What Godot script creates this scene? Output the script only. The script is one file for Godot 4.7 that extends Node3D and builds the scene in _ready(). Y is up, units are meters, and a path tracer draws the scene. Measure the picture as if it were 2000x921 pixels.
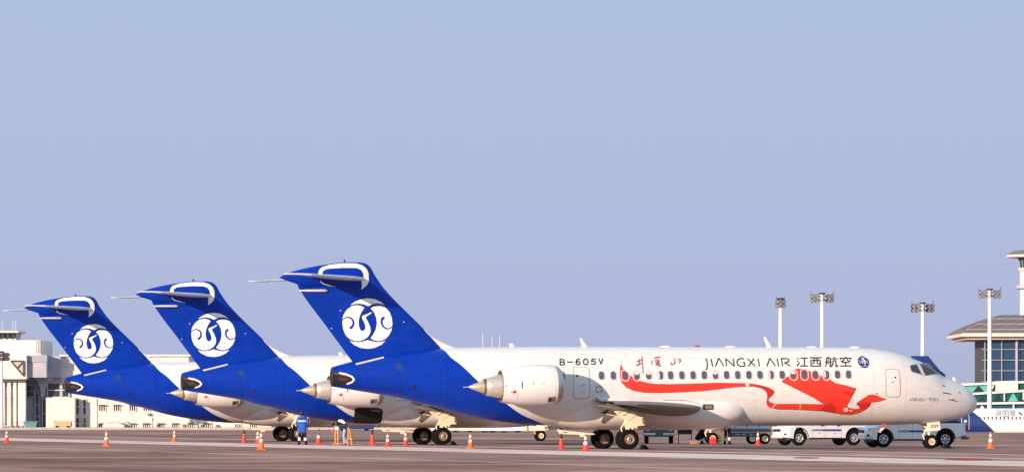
extends Node3D

const FOCAL := 10400.0   # lens in photo pixels
const EYE := 1.57        # camera height, metres
const HORIZON := 809.0   # photo row of the horizon
const HEADING := 14.5    # the parked jets point this many degrees away from the picture plane
const NEAR_SIDE := 1.0

# ---------------------------------------------------------------- mesh building
class G:
	var st := SurfaceTool.new()
	var own_normals := false
	func _init(): st.begin(Mesh.PRIMITIVE_TRIANGLES)
	func tri(a: Vector3, b: Vector3, c: Vector3, sg := -1):   # counter-clockwise seen from outside
		st.set_smooth_group(sg)
		st.add_vertex(a); st.set_smooth_group(sg); st.add_vertex(c); st.set_smooth_group(sg); st.add_vertex(b)
	func quad(a: Vector3, b: Vector3, c: Vector3, d: Vector3, sg := -1):
		tri(a, b, c, sg); tri(a, c, d, sg)
	func loft(rings: Array, cap0 := true, cap1 := true, sg := 1, closed := true):
		for i in rings.size() - 1:
			var r = rings[i]; var s = rings[i + 1]; var n: int = r.size()
			for j in (n if closed else n - 1):
				var k: int = (j + 1) % n
				quad(r[j], r[k], s[k], s[j], sg)
		if cap0: fan(rings[0], true)
		if cap1: fan(rings[-1], false)
	func fan(ring, flip := false, sg := -1):
		var c := Vector3.ZERO
		for p in ring: c += p
		c /= ring.size()
		for j in ring.size():
			var a: Vector3 = ring[j]; var b: Vector3 = ring[(j + 1) % ring.size()]
			if flip: tri(c, b, a, sg)
			else: tri(c, a, b, sg)
	func box(c: Vector3, s: Vector3, bs := Basis(), bev := 0.0):
		var h := s / 2.0
		if bev <= 0.0: bev = min(min(s.x, s.y), s.z) * 0.08
		bev = min(bev, min(min(h.x, h.y), h.z) * 0.9)
		var ring := func(x: float, y: float, z: float):
			return [c + bs * Vector3(x - bev, y, z), c + bs * Vector3(x, y - bev, z), c + bs * Vector3(x, -y + bev, z), c + bs * Vector3(x - bev, -y, z), c + bs * Vector3(-x + bev, -y, z), c + bs * Vector3(-x, -y + bev, z), c + bs * Vector3(-x, y - bev, z), c + bs * Vector3(-x + bev, y, z)]
		var rr := []
		for q in [[bev, -h.z], [0.0, -h.z + bev], [0.0, h.z - bev], [bev, h.z]]:
			var r: Array = ring.call(h.x - q[0], h.y - q[0], q[1])
			r.reverse()
			rr.append(r)
		loft(rr, true, true, -1)
	func prism(poly: PackedVector2Array, z0: float, z1: float, t := Transform3D(), bev := 0.0):   # x,y polygon pushed along z
		if Geometry2D.is_polygon_clockwise(poly):
			poly = poly.duplicate(); poly.reverse()
		var n := poly.size()
		var inner := PackedVector2Array()
		for i in n:
			var a := (poly[i] - poly[(i + n - 1) % n]).normalized(); var b := (poly[(i + 1) % n] - poly[i]).normalized()
			var m := Vector2(-a.y - b.y, a.x + b.x)
			m = m.normalized() if m.length() > 0.01 else Vector2.ZERO
			inner.append(poly[i] + m * bev)
		var levels := [[poly, z0], [poly, z1]] if bev <= 0.0 else [[inner, z0], [poly, z0 + bev], [poly, z1 - bev], [inner, z1]]
		var rr := []
		for l in levels:
			var r := []
			for p in l[0]: r.append(t * Vector3(p.x, p.y, l[1]))
			rr.append(r)
		loft(rr, false, false, -1)
		var tr := Geometry2D.triangulate_polygon(poly)
		for i in range(0, tr.size(), 3):
			var q := [tr[i], tr[i + 1], tr[i + 2]]
			var area: float = (poly[q[1]] - poly[q[0]]).cross(poly[q[2]] - poly[q[0]])
			if area < 0: q = [q[0], q[2], q[1]]
			tri(rr[-1][q[0]], rr[-1][q[1]], rr[-1][q[2]])
			tri(rr[0][q[0]], rr[0][q[2]], rr[0][q[1]])
	func tube(path: Array, rad, n := 8, cap := true):
		var rr := []
		var up := Vector3(0.13, 0.97, 0.2)
		for i in path.size():
			var d: Vector3 = (path[min(i + 1, path.size() - 1)] - path[max(i - 1, 0)]).normalized()
			if abs(d.dot(up.normalized())) > 0.95: up = Vector3(0.9, 0.1, 0.4)
			var u := d.cross(up).normalized(); var v := d.cross(u).normalized()
			var r: float = rad[i] if rad is Array else rad
			var ring := []
			for j in n:
				var a := TAU * j / n
				ring.append(path[i] + (u * cos(a) + v * sin(a)) * r)
			rr.append(ring)
		loft(rr, cap, cap, 1)
	func lathe(prof: Array, o: Vector3, dir: Vector3, n := 32, sg := 1, cap := false):   # [along, radius]
		var d := dir.normalized()
		var u := d.cross(Vector3(0.0, 0.0, 1.0) if abs(d.z) < 0.9 else Vector3(0.0, 1.0, 0.0)).normalized(); var v := d.cross(u).normalized()
		var rr := []
		for p in prof:
			var ring := []
			for j in n:
				var a := TAU * j / n
				ring.append(o + d * p[0] + (u * cos(a) + v * sin(a)) * p[1])
			rr.append(ring)
		loft(rr, cap, cap, sg)
	func point(p: Vector3, nn: Vector3):
		own_normals = true
		st.set_normal(nn); st.add_vertex(p)
	func done() -> ArrayMesh:
		if not own_normals: st.generate_normals()
		st.index()
		return st.commit()

func V(a: Array) -> PackedVector2Array:
	var r := PackedVector2Array()
	for i in range(0, a.size(), 2): r.append(Vector2(a[i], a[i + 1]))
	return r

func at(px: float, py: float, depth: float) -> Vector3:
	return Vector3((px - 1000.0) / FOCAL * depth, EYE - (py - HORIZON) / FOCAL * depth, -depth)

func smooth_step(a: float, b: float, x: float) -> float:
	var t: float = clamp((x - a) / (b - a), 0.0, 1.0)
	return t * t * (3.0 - 2.0 * t)

func ground_at(x: float, depth: float) -> float:   # the apron falls gently away to the far right for drainage
	return -3.6 * smooth_step(470.0, 610.0, depth) * smooth_step(10.0, 42.0, x)

# cubic through a table of x, value
func curve(T: PackedVector2Array, x: float) -> float:
	var n := T.size()
	if x <= T[0].x: return T[0].y
	if x >= T[n - 1].x: return T[n - 1].y
	var i := 0
	while x > T[i + 1].x: i += 1
	var h := T[i + 1].x - T[i].x; var d := (T[i + 1].y - T[i].y) / h
	var m := [0.0, 0.0]
	for e in 2:
		var k := i + e
		if k > 0 and k < n - 1:
			var a := (T[k].y - T[k - 1].y) / (T[k].x - T[k - 1].x); var b := (T[k + 1].y - T[k].y) / (T[k + 1].x - T[k].x)
			m[e] = 0.0 if a * b <= 0.0 else 2.0 * a * b / (a + b)
		else: m[e] = INF
	if m[0] == INF: m[0] = 1.5 * d - 0.5 * m[1]
	if m[1] == INF: m[1] = 1.5 * d - 0.5 * m[0]
	var t := (x - T[i].x) / h
	return (2*t*t*t - 3*t*t + 1) * T[i].y + (t*t*t - 2*t*t + t) * h * m[0] + (-2*t*t*t + 3*t*t) * T[i + 1].y + (t*t*t - t*t) * h * m[1]

# ---------------------------------------------------------------- names and labels
var used := {}
func numbered(n: String) -> String:
	used[n] = used.get(n, -1) + 1
	return n if used[n] == 0 else "%s_%03d" % [n, used[n]]

func thing(n: String, label: String, category: String, p := Vector3.ZERO, yaw := 0.0, group := "") -> Node3D:
	var o := Node3D.new(); o.name = numbered(n); add_child(o)
	o.position = p; o.rotation_degrees.y = yaw
	return tag(o, label, category, group)

func tag(o: Node3D, label: String, category: String, group := "") -> Node3D:
	o.set_meta("label", label); o.set_meta("category", category)
	if group != "": o.set_meta("group", group)
	return o

func part(n: String, g, m: Material, parent: Node3D, label := "") -> MeshInstance3D:
	var o := MeshInstance3D.new(); o.name = n
	o.mesh = g.done() if g is G else g
	o.material_override = m
	parent.add_child(o, true)
	if label != "": o.set_meta("label", label)
	return o

func structure(n: String, mesh: Mesh, m: Material) -> MeshInstance3D:
	var o := MeshInstance3D.new(); o.name = numbered(n); o.mesh = mesh; o.material_override = m
	o.set_meta("kind", "structure"); add_child(o)
	return o

func copy(o: Node3D, n: String, label: String, p: Vector3, yaw: float) -> Node3D:
	var c := o.duplicate(); c.name = numbered(n); add_child(c)
	c.position = p; c.rotation_degrees.y = yaw; c.set_meta("label", label)
	return c

# ---------------------------------------------------------------- materials
var M := {}
func paint(n: String, r: float, g: float, b: float, rough := 0.6, metal := 0.0, coat := 0.0) -> StandardMaterial3D:
	var m := StandardMaterial3D.new()
	m.resource_name = n
	m.albedo_color = Color(r, g, b).linear_to_srgb()
	m.roughness = rough; m.metallic = metal
	if coat > 0.0:
		m.clearcoat_enabled = true; m.clearcoat = coat; m.clearcoat_roughness = 0.12
	M[n] = m
	return m

func noise(freq: float, seed_: int, lo: float, hi: float, size := 512, oct := 5) -> NoiseTexture2D:
	var f := FastNoiseLite.new(); f.seed = seed_; f.frequency = freq; f.fractal_octaves = oct
	f.noise_type = FastNoiseLite.TYPE_SIMPLEX_SMOOTH
	var t := NoiseTexture2D.new(); t.width = size; t.height = size; t.seamless = true; t.noise = f
	var r := Gradient.new(); r.set_color(0, Color(lo, lo, lo)); r.set_color(1, Color(hi, hi, hi))
	t.color_ramp = r
	return t

func grime(n: String, scale: Vector3, tex: Texture2D):
	var m: StandardMaterial3D = M[n]
	m.albedo_texture = tex; m.uv1_triplanar = true; m.uv1_scale = scale

func materials():
	paint("white_paint", 0.76, 0.75, 0.745, 0.42, 0.0, 0.35)
	paint("blue_paint", 0.0008, 0.036, 0.40, 0.36)
	paint("navy_paint", 0.008, 0.03, 0.16, 0.4)
	paint("shade_darkened_grey", 0.15, 0.14, 0.137, 0.5)  # light grey wing paint darkened, the shade under the wing put into the colour
	paint("seam_pale", 0.60, 0.585, 0.575, 0.5)
	paint("seam_blue", 0.001, 0.028, 0.30, 0.5)
	paint("light_grey", 0.62, 0.62, 0.62, 0.45)
	paint("cream", 0.80, 0.72, 0.52, 0.5)
	paint("gear_white", 0.78, 0.74, 0.62, 0.4)
	paint("red_print", 0.80, 0.04, 0.022, 0.45)
	paint("dark_red_print", 0.55, 0.02, 0.018, 0.45)
	paint("crimson_ink", 0.33, 0.012, 0.03, 0.5)
	paint("outline_brown", 0.18, 0.05, 0.03, 0.5)
	paint("black_ink", 0.012, 0.012, 0.016, 0.5)
	paint("grey_ink", 0.24, 0.24, 0.26, 0.5)
	paint("pale_line", 0.72, 0.66, 0.62, 0.5)
	paint("logo_white", 0.82, 0.80, 0.77, 0.4)
	paint("titanium", 0.78, 0.73, 0.66, 0.4, 0.6)
	paint("hot_metal", 0.78, 0.68, 0.48, 0.34, 0.6)
	paint("lip_metal", 0.5, 0.5, 0.52, 0.3, 0.7)
	paint("rust_band", 0.14, 0.06, 0.04, 0.6, 0.3)
	paint("black_hole", 0.006, 0.006, 0.007, 0.8)
	paint("soot", 0.03, 0.025, 0.022, 0.6, 0.2)
	paint("gold_vent", 0.25, 0.2, 0.1, 0.5, 0.3)
	paint("tyre", 0.009, 0.0085, 0.009, 0.95)
	paint("tyre_tread", 0.03, 0.028, 0.027, 0.85)
	paint("rim_grey", 0.22, 0.19, 0.17, 0.5, 0.2)
	paint("hub_gold", 0.62, 0.47, 0.30, 0.45, 0.3)
	paint("rim_cream", 0.75, 0.68, 0.48, 0.5)
	paint("alloy", 0.6, 0.61, 0.64, 0.3, 0.6)
	paint("glass_dark", 0.035, 0.042, 0.06, 0.08)
	paint("mast_lens", 0.3, 0.3, 0.32, 0.15)
	paint("duct_brown", 0.07, 0.045, 0.035, 0.5, 0.3)
	paint("cabin_pane", 0.09, 0.08, 0.125, 0.15)
	paint("seam_grey", 0.38, 0.37, 0.38, 0.5)
	paint("blind", 0.62, 0.6, 0.6, 0.5)
	paint("cone_orange", 0.85, 0.13, 0.025, 0.55)
	paint("cone_red", 0.75, 0.045, 0.03, 0.55)
	paint("reflective", 0.82, 0.78, 0.7, 0.5)
	paint("black_rubber", 0.02, 0.02, 0.022, 0.7)
	paint("truck_white", 0.80, 0.80, 0.80, 0.28, 0.0, 0.4)
	paint("truck_silver", 0.80, 0.81, 0.85, 0.28, 0.0, 0.4)
	paint("truck_stripe", 0.015, 0.07, 0.32, 0.4)
	paint("plastic_black", 0.02, 0.02, 0.022, 0.5)
	paint("lamp_lens", 0.75, 0.76, 0.78, 0.1)
	paint("tail_lens", 0.45, 0.01, 0.02, 0.2)
	paint("orange_lens", 0.9, 0.4, 0.08, 0.2)
	paint("service_blue", 0.60, 0.66, 0.78, 0.5)
	paint("service_dark", 0.11, 0.14, 0.20, 0.5)
	paint("teal_plate", 0.03, 0.18, 0.19, 0.5)
	paint("safety_red", 0.75, 0.03, 0.04, 0.5)
	paint("safety_orange", 0.8, 0.3, 0.05, 0.5)
	paint("safety_yellow", 0.75, 0.5, 0.06, 0.5)
	paint("cardboard", 0.38, 0.22, 0.12, 0.8)
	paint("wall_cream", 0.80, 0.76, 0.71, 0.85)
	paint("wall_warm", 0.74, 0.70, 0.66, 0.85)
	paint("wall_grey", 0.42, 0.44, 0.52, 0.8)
	paint("wall_shade", 0.36, 0.38, 0.46, 0.8)  # wall colour darkened and blued, shade put into the colour
	paint("trim_white", 0.80, 0.76, 0.71, 0.7)
	paint("trim_dark", 0.06, 0.06, 0.075, 0.6)
	paint("window_glass", 0.035, 0.045, 0.07, 0.15)
	paint("window_pale", 0.45, 0.43, 0.40, 0.3)
	paint("brown_panel", 0.34, 0.19, 0.08, 0.7)
	paint("bin_teal", 0.09, 0.22, 0.25, 0.6)
	paint("tan_cover", 0.55, 0.38, 0.2, 0.8)
	paint("tower_glass", 0.025, 0.06, 0.13, 0.12)
	paint("mullion", 0.30, 0.34, 0.40, 0.5)
	paint("roof_brown", 0.19, 0.145, 0.14, 0.8)
	paint("fascia", 0.70, 0.64, 0.57, 0.7)
	paint("bridge_frame", 0.62, 0.66, 0.66, 0.6)
	paint("bridge_glass", 0.012, 0.09, 0.10, 0.15)
	paint("bridge_teal", 0.10, 0.46, 0.38, 0.25)
	paint("bridge_dark", 0.01, 0.045, 0.055, 0.2)
	paint("pole_white", 0.82, 0.82, 0.83, 0.5)
	paint("lamp_dark", 0.025, 0.03, 0.05, 0.5)
	paint("lamp_pale", 0.6, 0.52, 0.45, 0.5)
	paint("hedge", 0.10, 0.13, 0.10, 0.9)
	paint("kerb", 0.46, 0.42, 0.39, 0.9)
	paint("band_paint", 0.88, 0.71, 0.65, 0.9)
	paint("line_paint", 0.88, 0.71, 0.65, 0.9)
	paint("joint_tar", 0.16, 0.11, 0.1, 0.9)
	paint("red_paint", 0.62, 0.06, 0.06, 0.85)
	paint("skin", 0.52, 0.30, 0.2, 0.6)
	paint("hair", 0.012, 0.011, 0.011, 0.6)
	paint("helmet", 0.78, 0.78, 0.74, 0.4)
	var person := paint("clothes", 1, 1, 1, 0.85)
	person.vertex_color_use_as_albedo = true
	var soft := noise(0.012, 3, 0.93, 1.0)
	for n in ["white_paint", "shade_darkened_grey", "truck_white", "light_grey"]: grime(n, Vector3(0.22, 0.5, 0.3), soft)
	grime("blue_paint", Vector3(0.2, 0.4, 0.3), noise(0.01, 5, 0.86, 1.0))
	var wall := noise(0.02, 9, 0.9, 1.0)
	for n in ["wall_cream", "wall_warm", "wall_grey", "wall_shade", "trim_white", "kerb", "fascia", "roof_brown"]: grime(n, Vector3(0.09, 0.05, 0.09), wall)
	var grain := noise(0.03, 12, 0.75, 1.0, 512, 4)
	for n in ["titanium", "hot_metal"]: grime(n, Vector3(0.4, 0.5, 0.5), grain)
	var worn := noise(0.018, 21, 0.88, 1.0)
	for n in ["band_paint", "line_paint", "red_paint"]:
		grime(n, Vector3(0.06, 0.06, 0.06), worn)
	for n in ["band_paint", "line_paint", "red_paint", "kerb", "clothes"]: M[n].metallic_specular = 0.2
	M.blue_paint.metallic_specular = 0.3; M.tyre.metallic_specular = 0.2; 
	for n in ["joint_tar", "band_paint", "line_paint", "red_paint"]: M[n].metallic_specular = 0.05

# ---------------------------------------------------------------- the jet: x towards the nose, y up, z to starboard
var TOP := V([-13.33,3.7,-12.4,3.95,-11,4.22,-9.5,4.44,-8,4.57,-6,4.62,-3,4.65,11,4.66,12.1,4.61,13,4.48,13.7,4.31,14.2,4.13,14.6,3.98,14.9,3.84,15.15,3.66,15.42,3.44,15.77,3.29,16.2,3.11,16.6,2.94,16.95,2.68,17.17,2.43,17.29,2.18,17.31,2])
var BOT := V([-13.33,2.82,-12.3,2.66,-11.1,2.47,-10.1,2.29,-9.4,2.08,-8.7,1.94,-8.05,1.75,-7.4,1.58,-6.3,1.37,-4.8,1.17,-3.3,1.07,-1.5,1.05,12,1.07,14,1.12,15.2,1.18,16,1.28,16.5,1.4,16.9,1.56,17.15,1.74,17.28,1.88,17.31,2])
var HW := V([-13.33,0.38,-12.3,0.58,-11,0.86,-9.5,1.15,-8,1.38,-6,1.58,-4,1.66,-2.5,1.67,11,1.67,12.3,1.64,13.3,1.55,14.2,1.38,15,1.17,15.8,0.9,16.5,0.62,16.9,0.42,17.15,0.25,17.28,0.1,17.31,0])
var ECX := V([-7,2.8,-6.25,2.83,-4.5,2.88,-3.4,2.88])
var COWL := V([-6.28,0.72,-5.9,0.79,-5.4,0.875,-4.8,0.93,-4.3,0.94,-3.95,0.925,-3.7,0.87,-3.56,0.77,-3.5,0.7])
const PW := 2.15
const ENG_Z := 2.95

func skin_z(x: float, y: float) -> float:
	var t := curve(TOP, x); var b := curve(BOT, x)
	var d: float = abs((y - (t + b) / 2.0) / max((t - b) / 2.0, 0.001))
	return curve(HW, x) * pow(1.0 - pow(d, PW), 1.0 / PW) if d < 1.0 else 0.0

func cowl_z(x: float, y: float) -> float:
	var r := curve(COWL, x); var d := y - curve(ECX, x)
	return ENG_Z + sqrt(max(r * r - d * d, 0.0))

const FIN_LE := [3.6, -7.35, 4.48, -8.19, 5.36, -9.02, 7.24, -10.92, 7.8, -11.33, 8.1, -11.52, 8.3, -11.75]
func fin_edges(y: float) -> Vector2:   # trailing, leading edge
	return Vector2(curve(fin_te, y), curve(fin_le, y))
var fin_le := V(FIN_LE)
var fin_te := V([3.5, -12.06, 3.94, -12.39, 5.5, -13.57, 7.1, -14.77, 7.4, -14.93, 7.7, -14.9, 7.95, -14.5, 8.1, -14.1, 8.22, -13.4])

func fin_z(x: float, y: float) -> float:
	var e := fin_edges(y)
	var s: float = clamp((e.y - x) / (e.y - e.x), 0.0, 1.0)
	var half: float = lerp(0.27, 0.19, clamp((y - 4.5) / 3.0, 0.0, 1.0))
	return half * max(0.0, 10.0 * (0.2969 * sqrt(s) - 0.126 * s - 0.3516 * s * s + 0.2843 * s * s * s - 0.1036 * s * s * s * s))

var BUL_T := V([-15.75, 7.71, -15.4, 7.89, -14.81, 8.07, -13.75, 8.28, -12.58, 8.41, -12.1, 8.415, -11.8, 8.37, -11.6, 8.24, -11.45, 8.02, -11.38, 7.78])
var BUL_B := V([-15.75, 7.69, -15.4, 7.56, -15.05, 7.45, -14.5, 7.27, -13.2, 7.32, -12.2, 7.42, -11.7, 7.52, -11.45, 7.62, -11.38, 7.74])
var BUL_W := V([-15.75, 0.015, -15.3, 0.12, -14.5, 0.23, -13.2, 0.29, -12.3, 0.28, -11.8, 0.2, -11.5, 0.1, -11.38, 0.02])
func bullet_z(x: float, y: float) -> float:
	var t := curve(BUL_T, x); var b := curve(BUL_B, x)
	var d: float = abs((y - (t + b) / 2.0) / max((t - b) / 2.0, 0.001))
	return max(curve(BUL_W, x) * sqrt(max(1.0 - d * d, 0.0)), fin_z(x, y))

func flat_z(_x: float, _y: float) -> float: return 0.0

var BF_B := V([-3.8, 1.4, -3.3, 1.16, -2.5, 1.0, -1.4, 0.9, 0.5, 0.87, 2.3, 0.87, 3.9, 0.89, 4.8, 0.95, 5.35, 1.05, 5.7, 1.22, 5.85, 1.5])
var BF_W := V([-3.8, 0.5, -3.3, 0.95, -2.5, 1.28, -1.5, 1.52, -0.3, 1.68, 0.8, 1.75, 3.3, 1.76, 4.7, 1.7, 5.3, 1.55, 5.7, 1.3, 5.85, 0.9])
func belly_z(x: float, y: float) -> float:
	var d: float = abs((1.78 - y) / max(0.05, 1.78 - curve(BF_B, x) if y < 1.78 else 0.75))
	return max(skin_z(x, y), curve(BF_W, x) * pow(max(0.0, 1.0 - pow(d, 2.3)), 1.0 / 2.3) if x > -3.8 and x < 5.85 else 0.0)

# print laid on a curved side: the polygon in side view (x, y) is cut into small cells and each corner set on the surface
func print_on(polys: Array, surf: Callable, off := 0.006, cx := 0.7, cy := 0.13) -> G:
	var g := G.new()
	for poly in polys:
		var lo: Vector2 = poly[0]; var hi := lo
		for p in poly: lo = lo.min(p); hi = hi.max(p)
		for i in range(floori(lo.x / cx), floori(hi.x / cx) + 1):
			for j in range(floori(lo.y / cy), floori(hi.y / cy) + 1):
				var cell := PackedVector2Array([Vector2(i * cx, j * cy), Vector2(i * cx + cx, j * cy), Vector2(i * cx + cx, j * cy + cy), Vector2(i * cx, j * cy + cy)])
				for piece in Geometry2D.intersect_polygons(poly, cell):
					if piece.size() < 3: continue
					var tr := Geometry2D.triangulate_polygon(piece)
					for k in range(0, tr.size(), 3):
						var q := [piece[tr[k]], piece[tr[k + 1]], piece[tr[k + 2]]]
						if (q[1] - q[0]).cross(q[2] - q[0]) > 0: q = [q[0], q[2], q[1]]
						for p in q:
							var e := 0.02
							var z: float = surf.call(p.x, p.y)
							var nn := Vector3(-(surf.call(p.x + e, p.y) - surf.call(p.x - e, p.y)) / (2 * e), -(surf.call(p.x, p.y + e) - surf.call(p.x, p.y - e)) / (2 * e), 1.0).normalized()
							g.point(Vector3(p.x, p.y, z) + nn * off, nn)
	return g

func strokes(lines: Array, w: float, square := false) -> Array:
	var r := []
	var queue := lines.duplicate()
	while not queue.is_empty():
		var l: PackedVector2Array = queue.pop_back()
		var loop: bool = l.size() > 3 and l[0].distance_to(l[-1]) < w * 0.6
		var got := Geometry2D.offset_polyline(l, w / 2.0, Geometry2D.JOIN_MITER if square else Geometry2D.JOIN_ROUND, Geometry2D.END_SQUARE if square else Geometry2D.END_BUTT)
		var holed := loop
		for p in got: holed = holed or Geometry2D.is_polygon_clockwise(p)
		if holed and l.size() > 3:   # a stroke that closes on itself is drawn as two halves
			queue.append(l.slice(0, l.size() / 2 + 1)); queue.append(l.slice(l.size() / 2))
		else: r.append_array(got)
	return r

func round_rect(c: Vector2, s: Vector2, r: float, n := 5) -> PackedVector2Array:
	var o := PackedVector2Array()
	for q in [[1, 1, 0.0], [-1, 1, 0.25], [-1, -1, 0.5], [1, -1, 0.75]]:
		for i in n:
			var a: float = TAU * (q[2] + 0.25 * i / (n - 1))
			o.append(c + Vector2(q[0] * (s.x / 2 - r), q[1] * (s.y / 2 - r)) + Vector2(cos(a), sin(a)) * r)
	return o

func closed(p: PackedVector2Array) -> PackedVector2Array:
	var o := p.duplicate(); o.append(p[0]); return o

func disc(c: Vector2, r: float, n := 24) -> PackedVector2Array:
	var o := PackedVector2Array()
	for i in n: o.append(c + Vector2(cos(TAU * i / n), sin(TAU * i / n)) * r)
	return o

# a stroke whose width changes along it
func swash(line: PackedVector2Array, w: Array) -> PackedVector2Array:
	var a := PackedVector2Array(); var b := PackedVector2Array()
	for i in line.size():
		var d := (line[min(i + 1, line.size() - 1)] - line[max(i - 1, 0)]).normalized()
		var h: float = lerp(float(w[0]), float(w[1]), float(i) / (line.size() - 1)) / 2.0
		a.append(line[i] + Vector2(-d.y, d.x) * h); b.append(line[i] - Vector2(-d.y, d.x) * h)
	b.reverse()
	a.append_array(b)
	return a

func skin_ring(xs: Array, a0: Array) -> Array:
	var r := []
	for j in xs.size():
		var x: float = xs[j]; var t := curve(TOP, x); var b := curve(BOT, x); var w := curve(HW, x)
		var cc := cos(a0[j]); var ss := sin(a0[j])
		r.append(Vector3(x, (t + b) / 2 + (t - b) / 2 * sign(cc) * pow(abs(cc), 2 / PW), w * sign(ss) * pow(abs(ss), 2 / PW)))
	return r

var LOGO_WHITE := [
	V([-12.523,6.477,-12.339,6.628,-12.031,6.749,-11.724,6.792,-11.416,6.756,-11.127,6.634,-10.939,6.485,-11.108,6.544,-11.301,6.566,-11.493,6.535,-11.716,6.440,-11.916,6.525,-12.108,6.554,-12.320,6.538]),
	V([-12.539,4.881,-12.377,4.836,-12.147,4.814,-11.916,4.853,-11.716,4.917,-11.531,4.862,-11.301,4.817,-11.108,4.833,-10.915,4.886,-11.108,4.702,-11.416,4.569,-11.724,4.527,-12.031,4.567,-12.320,4.690]),
	V([-11.885,6.368,-12.031,6.449,-12.224,6.482,-12.454,6.440,-12.684,6.277,-12.819,6.063,-12.869,5.876,-12.872,5.651,-12.838,5.426,-12.723,5.146,-12.531,4.959,-12.300,4.874,-12.070,4.875,-11.878,4.943,-11.724,5.056,-11.624,5.199,-11.593,5.338,-11.616,5.506,-11.685,5.675,-11.770,5.824,-11.832,5.937,-11.762,5.993,-11.555,6.129,-11.570,6.178,-11.743,6.094,-11.916,6.030,-11.993,5.970,-11.985,5.895,-11.908,5.749,-11.839,5.580,-11.828,5.449,-11.878,5.355,-11.974,5.317,-12.070,5.384,-12.124,5.542,-12.143,5.729,-12.108,5.954,-12.024,6.161]),
	V([-11.593,6.339,-11.474,6.415,-11.301,6.468,-11.108,6.461,-10.896,6.365,-10.723,6.178,-10.626,5.923,-10.599,5.661,-10.638,5.360,-10.761,5.134,-10.915,4.976,-11.108,4.889,-11.301,4.877,-11.493,4.929,-11.589,5.011,-11.474,5.162,-11.362,5.376,-11.308,5.658,-11.339,5.920,-11.424,6.137]),
]
var LOGO_CURL := [[V([-12.876,5.793,-12.819,5.868,-12.731,5.921,-12.608,5.937,-12.492,5.900,-12.400,5.810,-12.370,5.691,-12.393,5.571,-12.454,5.488,-12.492,5.465]), [0.03, 0.125]], [V([-10.584,5.556,-10.665,5.473,-10.781,5.423,-10.908,5.442,-11.023,5.528,-11.089,5.659,-11.096,5.790,-11.050,5.884,-11.016,5.907]), [0.03, 0.13]]]

func logo(parent: Node3D):
	var w := part("tail_emblem", print_on(LOGO_WHITE, fin_z, 0.006), M.logo_white, parent, "white round emblem of two curling waves and a heron")
	for l in LOGO_CURL:
		var s := swash(l[0], l[1]); var k: int = l[0].size()
		var both := Geometry2D.merge_polygons(s, disc(s[k - 1] * 0.5 + s[k] * 0.5, l[1][1] / 2))
		part("emblem_curl", print_on([both[0]], fin_z, 0.01), M.blue_paint, w)

func wheel(parent: Node3D, c: Vector3, r: float, w: float, rim_r: float, rim_m: Material, hub_m: Material, out := 1.0):
	var g := G.new()
	var h := w / 2
	g.lathe([[-h * 0.75, rim_r], [-h, rim_r + (r - rim_r) * 0.35], [-h * 0.92, r - 0.05], [-h * 0.6, r - 0.008], [-h * 0.3, r], [-h * 0.28, r - 0.012], [-h * 0.18, r - 0.012], [-h * 0.16, r], [h * 0.16, r], [h * 0.18, r - 0.012], [h * 0.28, r - 0.012], [h * 0.3, r], [h * 0.6, r - 0.008], [h * 0.92, r - 0.05], [h, rim_r + (r - rim_r) * 0.35], [h * 0.75, rim_r]], c, Vector3(0, 0, 1), 40)
	part("tyre", g, M.tyre, parent)
	g = G.new()
	for s in [-1.0, 1.0]:
		g.lathe([[h * 0.75, rim_r + 0.002], [h * 0.82, rim_r - 0.015], [h * 0.7, rim_r - 0.03], [h * 0.35, rim_r * 0.62], [h * 0.35, 0.001]], c, Vector3(0, 0, s), 32)
	part("rim", g, rim_m, parent)
	g = G.new()
	for s in [-1.0, 1.0]:
		g.lathe([[h * 0.3, rim_r * 0.5], [h * 0.8, rim_r * 0.45], [h * 0.98, rim_r * 0.3], [h * 1.0, 0.001]], c, Vector3(0, 0, s), 24)
		for k in 8:
			var a := TAU * k / 8
			g.lathe([[h * 0.3, 0.018], [h * 0.55, 0.018], [h * 0.58, 0.001]], c + Vector3(cos(a), sin(a), 0) * rim_r * 0.68, Vector3(0, 0, s), 8)
	part("hub", g, hub_m, parent)

func airfoil_ring(le: Vector3, te: Vector3, thick: float, n := 14, above := 1.0, below := 1.0) -> Array:   # closed ring from the trailing edge over the top to the nose and back below
	var r := []
	var c := te - le
	for half in [1.0, -1.0]:
		for i in n:
			var u: float = float(i) / n
			var s: float = (0.5 + 0.5 * cos(PI * u)) if half > 0 else (0.5 - 0.5 * cos(PI * u))
			var y: float = 5.0 * thick * c.length() * (0.2969 * sqrt(s) - 0.126 * s - 0.3516 * s * s + 0.2843 * s * s * s - 0.1036 * s * s * s * s)
			r.append(le + c * s + Vector3(0, y * (above if half > 0 else -below), 0))
	return r

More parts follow.
